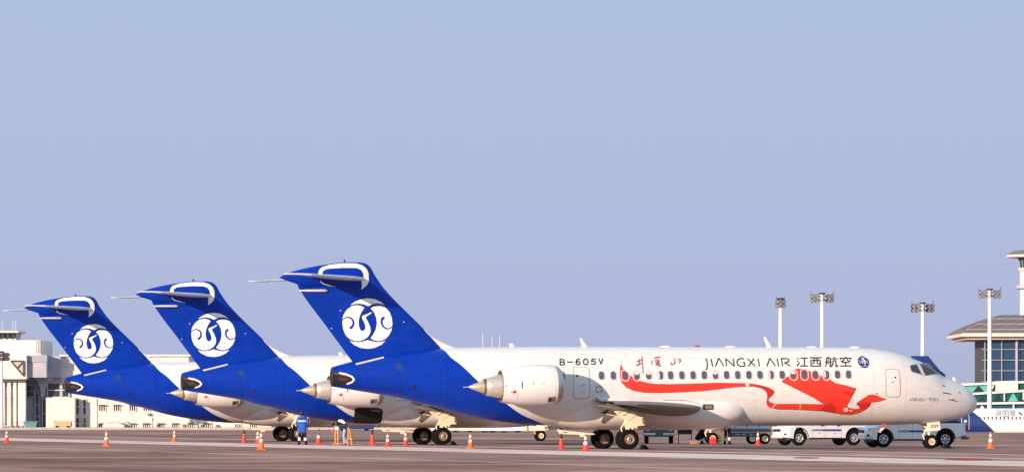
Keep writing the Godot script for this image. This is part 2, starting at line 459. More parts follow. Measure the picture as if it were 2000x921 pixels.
func fuselage(o: Node3D) -> Node3D:
	var BX := V([1.0, -3.35, 1.106, -3.57, 1.55, -4.77, 1.95, -5.44, 2.5, -6.2, 3.066, -6.926, 3.365, -7.244, 3.8, -7.677, 4.15, -8.086, 4.48, -8.29, 4.65, -8.45])
	var NA := 76
	var ang := []; var cut := []
	for j in NA:
		var a := TAU * j / NA
		ang.append(a)
		var x := -6.0
		for k in 40:
			var t := curve(TOP, x); var b := curve(BOT, x)
			x = 0.5 * x + 0.5 * curve(BX, (t + b) / 2 + (t - b) / 2 * sign(cos(a)) * pow(abs(cos(a)), 2 / PW))
		cut.append(x)
	var front := []
	for i in 71:
		var s: float = -9.0 + i * 0.5 if i < 44 else 13.0 + 4.31 * sin(PI / 2 * (i - 44) / 26.0)
		var xs := []
		for j in NA: xs.append(s if s >= -1.0 else cut[j] + (-1.0 - cut[j]) * (s + 9.0) / 8.0)
		front.append(skin_ring(xs, ang))
	var g := G.new(); g.loft(front, false, false)
	var body := part("fuselage", g, M.white_paint, o)
	var rear := []
	for i in 27:
		var xs := []
		for j in NA: xs.append(lerp(-13.33, cut[j], i / 26.0))
		rear.append(skin_ring(xs, ang))
	g = G.new(); g.loft(rear, false, false)
	part("tail_cone", g, M.blue_paint, o)
	# rounded end of the tail cone with the exhaust of the auxiliary power unit on its starboard side
	var cap := [rear[0]]
	for k in [0.82, 0.55, 0.25, 0.02]:
		var r := []
		for p in rear[0]: r.append(Vector3(-13.33 - 0.06 * sqrt(1.0 - k * k), 3.26 + (p.y - 3.26) * k, p.z * k))
		cap.append(r)
	cap.reverse()
	g = G.new(); g.loft(cap, true, false)
	var ex := part("power_unit_exhaust", g, M.soot, o)
	part("exhaust_mouth", print_on([V([-13.38,3.45,-13.09,3.44,-12.78,3.38,-12.53,3.27,-12.44,3.15,-12.52,3.04,-12.76,2.94,-13.06,2.89,-13.35,2.88])], skin_z, 0.004, 0.2, 0.06), M.black_hole, ex)
	part("exhaust_duct", print_on([V([-13.14,3.21,-12.96,3.23,-12.73,3.18,-12.66,3.13,-12.82,3.07,-13.04,3.07])], skin_z, 0.009, 0.2, 0.06), M.duct_brown, ex)
	part("exhaust_rim", print_on(strokes([V([-13.09,3.43,-12.78,3.37,-12.53,3.26,-12.43,3.14,-12.52,3.03,-12.74,2.94])], 0.075), skin_z, 0.012, 0.3, 0.08), M.logo_white, ex)
	part("exhaust_rim", print_on(strokes([V([-13.32,3.41,-13.05,3.37,-12.82,3.30])], 0.05), skin_z, 0.012, 0.3, 0.08), M.rust_band, ex)
	part("vent_panel", print_on([V([-10.67,3.78,-10.45,3.89,-10.25,3.66,-10.44,3.52])], skin_z, 0.006, 0.3, 0.1), M.navy_paint, o)
	part("drain_hole", print_on([disc(V([-9.74,2.79,-9.72,2.77])[0], 0.09)], skin_z, 0.006, 0.3, 0.1), M.black_hole, o)
	for x in [-2.75, 0.25, 3.2, 6.1, 9.2, 11.75, 13.35, 16.3]:
		var l := PackedVector2Array()
		var t := curve(TOP, x); var b := curve(BOT, x)
		for i in 25: l.append(Vector2(x, (t + b) / 2 + (t - b) / 2 * cos(PI * (0.06 + 0.88 * i / 24.0))))
		part("skin_seam", print_on(strokes([l], 0.022), skin_z, 0.002, 0.3, 0.12), M.seam_pale, body)
	for y in [2.62, 4.12]: part("skin_seam", print_on(strokes([V([-6.0 if y < 3 else -7.2, y, 13.3, y])], 0.016), skin_z, 0.0025), M.seam_pale, body)
	for x in [-12.2, -10.4, -8.6]:
		var l := PackedVector2Array()
		var t := curve(TOP, x); var b := curve(BOT, x)
		for i in 17: l.append(Vector2(x + 0.25 * i / 16.0, (t + b) / 2 + (t - b) / 2 * cos(PI * (0.1 + 0.8 * i / 16.0))))
		part("skin_seam", print_on(strokes([l], 0.022), skin_z, 0.003, 0.3, 0.12), M.seam_blue, o.get_node("tail_cone"))
	return body

func window_row(o: Node3D, decorated: bool):
	var xs := [-3.05]
	for i in 6: xs.append(-1.206 + 0.555 * i)
	for i in 17: xs.append(2.05 + 0.5303 * i)
	var half := {4: 1, 7: 1, 9: 2, 3: 3, 5: 3}
	for i in xs.size():
		var c := Vector2(xs[i], 3.33 + 0.0058 * (xs[i] + 1.2))
		var w := part("window", print_on([round_rect(c, Vector2(0.26, 0.37), 0.11, 4)], skin_z, 0.009, 0.4, 0.12), M.cabin_pane, o)
		var fr := print_on(strokes([closed(round_rect(c, Vector2(0.29, 0.40), 0.125, 4))], 0.035), skin_z, 0.014, 0.5, 0.14)
		if not (decorated and i in [3, 4, 18, 19, 20, 21]): part("frame", fr, M.light_grey, w)
		if i % 7 == 4 or i == 5: part("blind", print_on([round_rect(c + Vector2(0, 0.1), Vector2(0.22, 0.14), 0.06, 3)], skin_z, 0.012, 0.5, 0.12), M.blind, w)
		elif i % 5 == 1 and i > 3: part("blind", print_on([round_rect(c + Vector2(-0.075, 0.0), Vector2(0.08, 0.3), 0.035, 3)], skin_z, 0.012, 0.5, 0.12), M.blind, w)
		if decorated and i in [3, 4, 18, 19, 20, 21]:
			part("ring", print_on(strokes([closed(round_rect(c, Vector2(0.37, 0.51), 0.165, 5))], 0.035), skin_z, 0.016, 0.6, 0.14), M.pale_line, w)

func door_on(o: Node3D, c: Vector2, s: Vector2, n := "door") -> Node3D:
	var d := part(n, print_on([round_rect(c, s, 0.14)], skin_z, 0.007, 0.4, 0.12), M.white_paint, o)
	part("door_seam", print_on(strokes([closed(round_rect(c, s, 0.14))], 0.035), skin_z, 0.012, 0.6, 0.12), M.seam_grey, d)
	return d

func cockpit(o: Node3D):
	var frame := part("cockpit_window_frame", print_on([V([13.657,3.838,13.934,3.881,14.273,3.908,14.869,3.949,14.965,3.900,15.129,3.753,15.143,3.576,15.250,3.436,15.045,3.417,14.872,3.412,14.632,3.382,14.426,3.348,14.283,3.368,14.099,3.421,13.707,3.517,13.656,3.575,13.642,3.685])], skin_z, 0.006, 0.12, 0.05), M.grey_ink, o)
	part("cockpit_pane", print_on([V([13.683,3.813,14.030,3.861,14.080,3.700,14.175,3.437,14.081,3.453,13.735,3.542,13.681,3.603])], skin_z, 0.012, 0.12, 0.05), M.glass_dark, frame)
	part("cockpit_pane", print_on([V([14.295,3.875,14.852,3.921,14.956,3.876,15.009,3.666,15.058,3.517,15.048,3.459,14.745,3.424,14.423,3.381,14.341,3.537])], skin_z, 0.012, 0.12, 0.05), M.glass_dark, frame)
	part("window_post", print_on([V([14.064,3.865,14.231,3.879,14.311,3.537,14.383,3.381,14.305,3.380,14.199,3.437,14.106,3.688])], skin_z, 0.016, 0.12, 0.05), M.light_grey, frame)
	var g := G.new()
	for l in [[V([15.065,3.750,15.368,3.562,15.499,3.492,15.672,3.324])][0], [V([15.355,3.596,15.529,3.506,15.703,3.366])][0]]:
		var path := []
		for p in l: path.append(Vector3(p.x, p.y + 0.01, 0.25))
		g.tube(path, 0.022, 6)
	part("wiper", g, M.black_ink, o)
	# the port side mirrors it
	var m := G.new()
	var poly := V([13.657,3.838,14.273,3.908,14.869,3.949,15.129,3.753,15.250,3.436,14.872,3.412,14.426,3.348,14.099,3.421,13.707,3.517])
	var src := print_on([poly], skin_z, 0.006, 0.12, 0.05).done().surface_get_arrays(0)
	for i in src[Mesh.ARRAY_INDEX]:
		var p: Vector3 = src[Mesh.ARRAY_VERTEX][i]; var nn: Vector3 = src[Mesh.ARRAY_NORMAL][i]
		m.point(Vector3(p.x, p.y, -p.z), Vector3(nn.x, nn.y, -nn.z))
	part("cockpit_pane", m, M.glass_dark, o)
	# probes and vanes on the nose
	for l in [[V([15.275,2.916,15.340,2.892,15.412,2.851])], [V([15.254,2.576,15.379,2.564,15.577,2.540,15.724,2.507])]]:
		part("pitot_probe", print_on(strokes(l, 0.035), skin_z, 0.02, 0.2, 0.1), M.black_ink, o)
	part("probe_cover", print_on(strokes([V([15.569,2.269,15.693,2.244,15.817,2.245,15.891,2.216,16.041,2.187]), V([15.792,2.294,15.826,2.236])], 0.045), skin_z, 0.025, 0.2, 0.1), M.dark_red_print, o)
	part("probe_mark", print_on([disc(V([16.229,2.578,16.233,2.574])[0], 0.035), disc(V([11.889,2.537,11.893,2.533])[0], 0.035)], skin_z, 0.01, 0.2, 0.1), M.black_ink, o)
	g = G.new()
	g.prism(V([16.120,3.289,16.237,3.302,16.294,3.096,16.128,3.096]), -0.02, 0.02, Transform3D(), 0.008)
	part("nose_antenna", g, M.white_paint, o)

func tail(o: Node3D):
	var g := G.new()
	var rr := []
	for i in 25:
		var y: float = 3.6 + 4.62 * i / 24.0
		var e := fin_edges(y); var ring := []
		for side in [1.0, -1.0]:
			for k in 18:
				var u: float = k / 18.0
				var s: float = (0.5 - 0.5 * cos(PI * u)) if side > 0 else (0.5 + 0.5 * cos(PI * u))
				var x: float = e.y + (e.x - e.y) * s
				ring.append(Vector3(x, y, side * fin_z(x, y)))
		rr.append(ring)
	g.loft(rr, true, true)
	var fin := part("fin", g, M.blue_paint, o)
	g = G.new()
	var seam := []
	for i in 13:
		var y: float = 4.3 + 2.9 * i / 12.0
		seam.append(Vector2(fin_edges(y).x + 1.25, y))
	part("rudder_seam", print_on(strokes([PackedVector2Array(seam)], 0.03), fin_z, 0.004), M.seam_blue, fin)
	for y in [5.0, 6.95]: part("skin_seam", print_on(strokes([V([fin_edges(y).x + 0.1, y, fin_edges(y).y - 0.25, y])], 0.02), fin_z, 0.003), M.seam_blue, fin)
	logo(fin)
	part("fin_light", print_on([disc(V([-12.968,6.232,-12.961,6.226])[0], 0.028, 10), disc(V([-13.364,5.438,-13.358,5.432])[0], 0.028, 10), disc(V([-10.064,5.733,-10.057,5.727])[0], 0.028, 10)], fin_z, 0.01), M.light_grey, fin)
	g = G.new()
	var p := V([-14.856,7.119,-14.499,7.121,-13.989,7.124,-13.702,7.126,-13.581,7.108])
	g.tube([Vector3(p[0].x, p[0].y, 0.05), Vector3(p[1].x, p[1].y, 0.13), Vector3(p[2].x, p[2].y, 0.19), Vector3(p[3].x, p[3].y, 0.21), Vector3(p[4].x, p[4].y, 0.2)], [0.03, 0.055, 0.06, 0.07, 0.02], 10)
	part("hinge_fairing", g, M.light_grey, fin)
	g = G.new()
	p = V([-12.32,3.82,-11.87,3.92,-11.45,4.02,-11.04,4.13])
	var seal := []
	for i in 13:
		var c := p[0].lerp(p[3], i / 12.0)
		seal.append(Vector3(c.x, c.y, max(skin_z(c.x, c.y), fin_z(c.x, c.y)) + 0.02))
	g.tube(seal, 0.05, 8)
	part("root_seal", g, M.light_grey, fin)
	# bullet fairing where the tailplane crosses the fin
	g = G.new(); rr = []
	for i in 41:
		var x: float = -15.75 + 4.37 * (0.5 - 0.5 * cos(PI * i / 40.0))
		var t := curve(BUL_T, x); var b := curve(BUL_B, x); var w := curve(BUL_W, x); var ring := []
		for j in 24:
			var a := TAU * j / 24
			ring.append(Vector3(x, (t + b) / 2 + (t - b) / 2 * cos(a), w * sin(a)))
		rr.append(ring)
	g.loft(rr)
	var bullet := part("bullet_fairing", g, M.blue_paint, o)
	part("tailplane_seal_ring", print_on([V([-14.009,7.847,-14.002,7.959,-13.951,8.066,-13.849,8.160,-13.479,8.275,-12.840,8.354,-12.264,8.358,-11.944,8.260,-11.765,8.099,-11.675,7.881,-11.675,7.588,-11.957,7.586,-11.919,7.723,-11.944,7.911,-12.059,8.072,-12.264,8.146,-12.840,8.154,-13.479,8.112,-13.696,8.074,-13.811,7.986,-13.849,7.848]), V([-12.021,7.585,-11.675,7.588,-11.714,7.444,-11.816,7.337,-11.931,7.236,-12.021,7.186,-11.995,7.348])], bullet_z, 0.008, 0.2, 0.08), M.logo_white, bullet)
	part("tailplane_seal_ring", print_on(strokes([V([-13.926,7.617,-13.887,7.511,-13.760,7.425,-13.479,7.364,-13.211,7.303])], 0.035), bullet_z, 0.008, 0.2, 0.08), M.light_grey, bullet)
	g = G.new(); g.lathe([[0, 0.05], [0.12, 0.04], [0.16, 0.001]], Vector3(-12.75, 8.38, 0), Vector3(0, 1, 0), 10)
	part("tail_beacon", g, M.navy_paint, bullet)
	for s in [1.0, -1.0]:
		g = G.new(); rr = []
		for i in 9:
			var t: float = i / 8.0
			var z: float = 0.05 + 3.85 * t
			var q: float = 1.0 if t < 0.97 else 0.6
			var le := Vector3(lerp(-11.7, -15.1, t), 7.66 + 0.08 * t if s > 0 else 7.76 - 0.08 * t, z * s); var te := Vector3(lerp(-14.3, -16.35, t), 7.74 + 0.06 * t if s > 0 else 7.66 - 0.06 * t, z * s)
			var ring := airfoil_ring(le, te, lerp(0.09, 0.075, t) * q)
			if s > 0: ring.reverse()
			rr.append(ring)
		g.loft(rr)
		var sp := part("tailplane", g, M.white_paint, o)
		g = G.new()
		g.box(Vector3(-15.85, 7.76 if s > 0 else 7.62, 3.84 * s), Vector3(1.0, 0.05, 0.1))
		part("elevator_horn", g, M.white_paint, sp)
	g = G.new()
	g.prism(V([-9.17,5.50,-8.91,5.24,-8.55,5.00,-8.12,4.78,-7.69,4.61,-7.07,4.52,-7.07,4.32,-8.12,4.32]), -0.07, 0.07, Transform3D(), 0.05)
	part("dorsal_fairing", g, M.white_paint, o)
	g = G.new()
	g.prism(V([-8.57,4.29,-8.34,4.41,-8.24,4.34,-8.38,4.23]), 0.2, 0.55, Transform3D(), 0.02)
	part("ram_scoop", g, M.blue_paint, o)

func engine(o: Node3D, side: float):
	var ax := Vector3(1, -0.012, 0)
	var e := Node3D.new(); e.name = "engine"; o.add_child(e, true)
	var rings := []
	var g := G.new()
	for i in 29:
		var x: float = -6.28 + 2.78 * i / 28.0
		rings.append([x, curve(COWL, x)])
	var make := func(list: Array) -> Array:
		var out := []
		for q in list:
			var ring := []
			for j in 48:
				var a := TAU * j / 48
				ring.append(Vector3(q[0], curve(ECX, q[0]) + q[1] * cos(a), ENG_Z * side + q[1] * sin(a)))
			out.append(ring)
		return out
	var cow := []
	for q in rings:
		if q[0] < -3.72: cow.append(q)
	g.loft(make.call(cow), false, false)
	part("fan_cowl", g, M.white_paint, e)
	g = G.new()
	g.loft(make.call([[-3.78, curve(COWL, -3.78) + 0.001], [-3.68, 0.865], [-3.6, 0.81], [-3.53, 0.75], [-3.5, 0.71], [-3.5, 0.68], [-3.54, 0.65], [-3.7, 0.63], [-4.2, 0.66]]), false, false)
	part("inlet_lip", g, M.lip_metal, e)
	g = G.new()
	g.loft(make.call([[-4.3, 0.02], [-4.2, 0.66]]), false, false)
	part("fan_face", g, M.soot, e)
	g = G.new()
	g.loft(make.call([[-6.28, 0.72], [-6.29, 0.7], [-6.1, 0.68], [-6.05, 0.55]]), false, false)
	part("bypass_duct", g, M.rust_band, e)
	g = G.new()
	g.loft(make.call([[-6.98, 0.36], [-6.96, 0.385], [-6.7, 0.44], [-6.4, 0.52], [-6.1, 0.57], [-5.9, 0.56]]), false, false)
	part("core_nozzle", g, M.titanium, e)
	g = G.new()
	g.loft(make.call([[-7.06, 0.30], [-7.05, 0.345], [-6.99, 0.372], [-6.93, 0.388]]), true, false)
	part("nozzle_ring", g, M.rust_band, e)
	g = G.new()
	g.loft(make.call([[-7.86, 0.012], [-7.7, 0.03], [-7.66, 0.075], [-7.4, 0.16], [-7.1, 0.285], [-7.0, 0.29]]), true, false)
	part("exhaust_plug", g, M.hot_metal, e)
	g = G.new()
	g.lathe([[0, 0.011], [0.2, 0.011]], Vector3(-7.98, 2.79, ENG_Z * side), Vector3(1, 0, 0), 8, 1, true)
	part("drain_pipe", g, M.logo_white, e)
	if side > 0:
		part("latch_mark", print_on(strokes([V([-6.221,2.897,-6.222,2.778]), V([-6.163,2.897,-6.163,2.770]), V([-5.935,2.929,-5.937,2.818]), V([-5.771,2.937,-5.772,2.818]), V([-4.973,3.029,-4.976,2.858]), V([-4.498,3.017,-4.501,2.882])], 0.03), cowl_z, 0.005, 0.4, 0.12), M.grey_ink, e)
		part("latch_mark", print_on(strokes([V([-5.482,3.028,-5.484,2.731])], 0.05), cowl_z, 0.006, 0.4, 0.12), M.black_ink, e)
		part("latch_mark", print_on(strokes([V([-5.689,2.659,-5.632,2.255])], 0.022), cowl_z, 0.005, 0.4, 0.12), M.titanium, e)
		part("warning_arrow", print_on(strokes([V([-5.937,2.580,-5.828,2.580]), V([-5.939,2.604,-5.935,2.556])], 0.04) + [disc(V([-5.800,2.580,-5.796,2.580])[0], 0.075, 14)], cowl_z, 0.006, 0.4, 0.12), M.dark_red_print, e)
		var v := part("cowl_vent", print_on([V([-4.264,2.343,-3.918,2.375,-3.883,2.169,-4.236,2.113])], cowl_z, 0.006, 0.2, 0.1), M.gold_vent, e)
		part("vent_grille", print_on([V([-4.190,2.304,-4.091,2.312,-4.074,2.177,-4.186,2.161])], cowl_z, 0.01, 0.2, 0.1), M.soot, v)
		part("cowl_seam", print_on(strokes([V([-6.334,2.532,-5.978,2.513,-5.427,2.501,-4.624,2.513,-4.051,2.542])], 0.014), cowl_z, 0.004, 0.4, 0.12), M.pale_line, e)
	# pylon
	g = G.new()
	var rr := []
	for z in [1.0, 2.5]:
		var ring := airfoil_ring(Vector3(-3.95, 3.0, z * side), Vector3(-7.4 + (z - 1.0) * 0.5, 2.95, z * side), 0.11)
		if side > 0: ring.reverse()
		rr.append(ring)
	g.loft(rr)
	part("pylon", g, M.white_paint, e)

func wing(o: Node3D, side: float):
	var sect := [[1.0, 3.75, -1.75, 0.145, 1.88, 2.2], [1.7, 3.47, -1.62, 0.142, 1.9, 2.2], [4.6, 1.85, -1.45, 0.12, 1.93, 2.14], [9.0, -0.3, -2.7, 0.11, 1.97, 2.1], [13.2, -2.4, -3.85, 0.1, 2.0, 2.06], [13.55, -2.85, -3.95, 0.07, 2.01, 2.05]]
	var rr := []
	for s in sect:
		var ring := airfoil_ring(Vector3(s[1], s[4], s[0] * side), Vector3(s[2], s[5], s[0] * side), s[3], 14, 0.35, 1.35)
		if side > 0: ring.reverse()
		rr.append(ring)
	var g := G.new(); g.loft(rr)
	var w := part("wing", g, M.shade_darkened_grey, o)
	for f in [[2.2, 5.2, -1.58, -1.55], [5.5, 9.0, -1.75, -2.7]]:   # flaps lie along the trailing edge, their track fairings below
		g = G.new()
		var ring0 := airfoil_ring(Vector3(f[2] + 0.9, 2.0, f[0] * side), Vector3(f[2] - 0.05, 2.02, f[0] * side), 0.11)
		var ring1 := airfoil_ring(Vector3(f[3] + 0.8, 2.0, f[1] * side), Vector3(f[3] - 0.05, 2.02, f[1] * side), 0.11)
		if side > 0: ring0.reverse(); ring1.reverse()
		g.loft([ring0, ring1])
		part("flap", g, M.shade_darkened_grey, w)
	for z in [4.4, 7.6]:
		g = G.new()
		var x0: float = 0.2 - (z - 4.4) * 0.42
		g.tube([Vector3(x0 + 0.6, 1.88, z * side), Vector3(x0, 1.84, z * side), Vector3(x0 - 1.2, 1.86, z * side), Vector3(x0 - 2.0, 1.98, z * side)], [0.03, 0.12, 0.13, 0.02], 10)
		part("flap_track_fairing", g, M.shade_darkened_grey, w)

func landing_gear(o: Node3D):
	for side in [1.0, -1.0]:
		var n := Node3D.new(); n.name = "main_gear"; o.add_child(n, true)
		var z: float = 2.1 * side
		var g := G.new()
		g.tube([Vector3(-0.14, 0.46, z), Vector3(-0.14, 1.2, z)], 0.075, 14)
		g.tube([Vector3(-0.14, 1.1, z), Vector3(-0.15, 2.0, z - 0.1 * side)], 0.12, 14)
		g.tube([Vector3(-0.1, 1.75, z), Vector3(0.9, 1.9, z - 0.8 * side)], 0.06, 10)
		g.tube([Vector3(-0.3, 0.6, z), Vector3(-0.42, 0.95, z), Vector3(-0.2, 1.3, z)], 0.035, 8)
		part("strut", g, M.gear_white, n)
		g = G.new(); g.tube([Vector3(-0.14, 0.46, z - 0.45), Vector3(-0.14, 0.46, z + 0.45)], 0.07, 12)
		part("axle", g, M.rim_grey, n)
		for d in [-0.3, 0.3]:
			wheel(n, Vector3(-0.14, 0.46, z + d), 0.46, 0.3, 0.235, M.rim_grey, M.hub_gold)
		var zz: float = 2.62 * side
		var strip := V([-1.271,2.146,-1.042,2.146,-0.429,1.962,0.243,1.608,0.147,1.482,-0.256,1.253,-0.448,1.335,-0.716,1.538,-0.946,1.778])
		g = G.new(); g.prism(strip, min(zz, zz - 0.06 * side), max(zz, zz - 0.06 * side), Transform3D(), 0.015)
		part("gear_leg_door", g, M.cream, n)
		g = G.new()
		for l in [V([-0.716,1.630,-0.398,1.778]), V([-0.467,1.519,-0.103,1.704]), V([-0.256,1.261,0.185,1.538])]:
			g.tube([Vector3(l[0].x, l[0].y, zz + 0.012 * side), Vector3(l[1].x, l[1].y, zz + 0.012 * side)], 0.012, 5)
		part("door_stiffener", g, M.soot, n)
		var low := V([-0.406,1.224,-0.256,1.253,0.166,1.512,0.454,1.438,0.523,1.076,0.262,1.057,0.051,0.973,-0.179,0.965,-0.421,1.021])
		zz = 2.72 * side
		g = G.new(); g.prism(low, min(zz, zz - 0.05 * side), max(zz, zz - 0.05 * side), Transform3D(), 0.015)
		part("wheel_door", g, M.cream, n)
		g = G.new(); g.prism(V([0.393,1.401,0.423,1.401,0.477,1.142,0.431,1.135]), min(zz, zz + 0.01 * side), max(zz, zz + 0.01 * side))
		part("door_slot", g, M.soot, n)
		for b in V([-0.222,0.958,-0.030,0.958,0.147,0.972]):
			g = G.new(); g.lathe([[-0.06, 0.03], [-0.04, 0.07], [0.04, 0.07], [0.06, 0.03]], Vector3(b.x, b.y, 2.66 * side), Vector3(0, 0, 1), 12, 1, true)
			part("door_roller", g, M.hub_gold if b.x > 0.1 else M.cream, n)
	var n := Node3D.new(); n.name = "nose_gear"; o.add_child(n, true)
	var g := G.new()
	g.tube([Vector3(15.03, 0.32, 0), Vector3(14.98, 0.75, 0)], 0.06, 12)
	g.tube([Vector3(14.99, 0.7, 0), Vector3(14.9, 1.4, 0)], 0.09, 12)
	g.tube([Vector3(14.75, 0.42, 0), Vector3(14.68, 0.6, 0), Vector3(14.85, 0.85, 0)], 0.035, 8)
	g.tube([Vector3(14.9, 0.95, 0), Vector3(14.2, 1.3, 0)], 0.045, 8)
	g.box(Vector3(14.95, 0.86, 0.0), Vector3(0.24, 0.14, 0.34))
	part("strut", g, M.gear_white, n)
	g = G.new()
	for z in [-0.1, 0.12]: g.lathe([[0, 0.07], [0.08, 0.09], [0.1, 0.02]], Vector3(15.02, 0.98, z), Vector3(1, 0, 0), 12, 1, true)
	part("taxi_light", g, M.lamp_lens, n)
	for z in [-0.17, 0.17]: wheel(n, Vector3(15.03, 0.32, z), 0.32, 0.2, 0.16, M.rim_cream, M.hub_gold)
	for z in [0.36, -0.36]:
		g = G.new(); g.prism(V([14.751,1.258,14.835,1.300,15.284,1.357,15.374,1.272,15.410,0.860,15.284,0.832,14.850,0.784,14.790,0.932,14.751,1.102]), z - 0.02, z + 0.02, Transform3D(), 0.01)
		part("nose_gear_door", g, M.gear_white, n)
	# hanging access doors under the belly
	g = G.new(); g.prism(V([-3.02,0.90,-2.54,0.83,-1.77,0.76,-1.24,0.71,-1.24,0.65,-2.05,0.66,-2.87,0.69]), 0.5, 0.56, Transform3D(), 0.01)
	var ac := part("belly_access_door", g, M.cream, o)
	g = G.new(); g.prism(V([-2.74,0.78,-2.50,0.77,-2.50,0.74,-2.74,0.75]), 0.562, 0.57)
	part("access_slot", g, M.soot, ac)
	g = G.new(); g.prism(V([-1.91,0.69,-1.62,0.68,-1.72,0.55,-1.93,0.57]), 0.5, 0.58, Transform3D(), 0.012)
	part("drain_mast", g, M.cream, o)

func belly(o: Node3D):
	var g := G.new(); var rr := []
	for i in 49:
		var x: float = -3.8 + 9.65 * i / 48.0
		var b := curve(BF_B, x); var w := curve(BF_W, x); var ring := []
		for j in 48:
			var a := TAU * j / 48; var cc := cos(a); var ss := sin(a)
			var hh: float = 0.75 if cc > 0 else 1.78 - b
			ring.append(Vector3(x, 1.78 + hh * sign(cc) * pow(abs(cc), 2 / 2.3), w * sign(ss) * pow(abs(ss), 2 / 2.3)))
		rr.append(ring)
	g.loft(rr)
	var bf := part("belly_fairing", g, M.white_paint, o)
	var lf := part("landing_light_frame", print_on([round_rect(V([3.80,1.91,3.81,1.90])[0] + Vector2(0, 0), Vector2(0.52, 0.25), 0.05)], belly_z, 0.006, 0.3, 0.08), M.black_ink, bf)
	part("landing_light", print_on([round_rect(V([3.82,1.91,3.81,1.90])[0], Vector2(0.36, 0.15), 0.03)], belly_z, 0.012, 0.3, 0.08), M.gold_vent, lf)
	part("fillet_seam", print_on(strokes([V([1.72,2.22,2.30,2.23,2.83,2.20,3.23,2.10,3.46,1.99,3.53,1.87])], 0.03), belly_z, 0.006, 0.3, 0.1), M.grey_ink, bf)
	part("gear_bay", print_on([V([-1.28,1.64,-0.82,1.85,-0.33,1.50,-0.74,1.57])], belly_z, 0.006, 0.3, 0.08), M.rust_band, bf)
	part("bay_panel", print_on([V([-1.08,1.59,-0.57,1.50,-1.00,1.15,-1.15,1.25])], belly_z, 0.008, 0.3, 0.08), M.shade_darkened_grey, bf)
	g = G.new()
	g.prism(V([-1.50,2.36,-0.51,2.29,-0.03,2.20,0.28,2.15,-0.34,2.10,-1.30,2.15]), 1.5, 1.74, Transform3D(), 0.06)
	part("wing_root_fillet", g, M.white_paint, bf)

func roof_items(o: Node3D):
	for a in [V([-1.79,5.04,-1.70,5.04,-1.38,4.57,-1.65,4.57]), V([6.97,5.12,7.06,5.12,7.38,4.60,7.14,4.60]), V([-5.11,4.79,-4.94,4.79,-4.82,4.54,-5.04,4.54])]:
		var g := G.new(); g.prism(a, -0.03, 0.03, Transform3D(), 0.012)
		part("blade_antenna", g, M.white_paint, o)
	for q in [[3.78, 0.09, 0.1], [3.2, 0.0, 0.0]]:
		if q[1] > 0:
			var g := G.new(); g.lathe([[0, 0.14], [0.06, 0.13], [0.1, 0.08], [0.12, 0.001]], Vector3(q[0], 4.63, 0), Vector3(0, 1, 0), 16)
			part("beacon", g, M.dark_red_print, o)
	for x in [2.3, 5.4, 11.4, 9.3]:
		var g := G.new(); g.lathe([[0, 0.3], [0.05, 0.27], [0.075, 0.15], [0.08, 0.001]], Vector3(x, 4.635, 0), Vector3(0, 1, 0), 20)
		part("antenna_dome", g, M.white_paint, o)

func airliner(label: String, p: Vector3, decorated: bool) -> Node3D:
	var o := thing("airliner", label, "airplane", p, HEADING, "jets parked in a row")
	fuselage(o); tail(o); belly(o); window_row(o, decorated)
	for s in [1.0, -1.0]: engine(o, s); wing(o, s)
	landing_gear(o); cockpit(o); roof_items(o)
	var d := door_on(o, Vector2(12.68, 3.02), Vector2(0.7, 1.27))
	part("door_window", print_on([disc(Vector2(12.8, 3.27), 0.045, 12)], skin_z, 0.014, 0.3, 0.1), M.black_ink, d)
	part("door_handle", print_on(strokes([V([12.58, 3.03, 12.78, 3.09])], 0.03), skin_z, 0.014, 0.3, 0.1), M.grey_ink, d)
	d = door_on(o, Vector2(-2.15, 3.0), Vector2(0.74, 1.42), "emergency_exit")
	part("door_window", print_on([disc(V([-2.358,3.321,-2.354,3.317])[0], 0.055, 12)], skin_z, 0.014, 0.3, 0.1), M.black_ink, d)
	part("door_notice", print_on(strokes([V([-2.333,2.866,-2.118,2.867]), V([-2.315,2.749,-2.225,2.749]), V([-2.153,2.749,-1.974,2.749]), V([-2.331,2.610,-2.007,2.610])], 0.035), skin_z, 0.012, 0.4, 0.12) , M.light_grey, d)
	part("door_handle", print_on(strokes([V([-2.111,2.887,-2.046,2.922,-2.003,2.908])], 0.05), skin_z, 0.014, 0.3, 0.1), M.grey_ink, d)
	return o

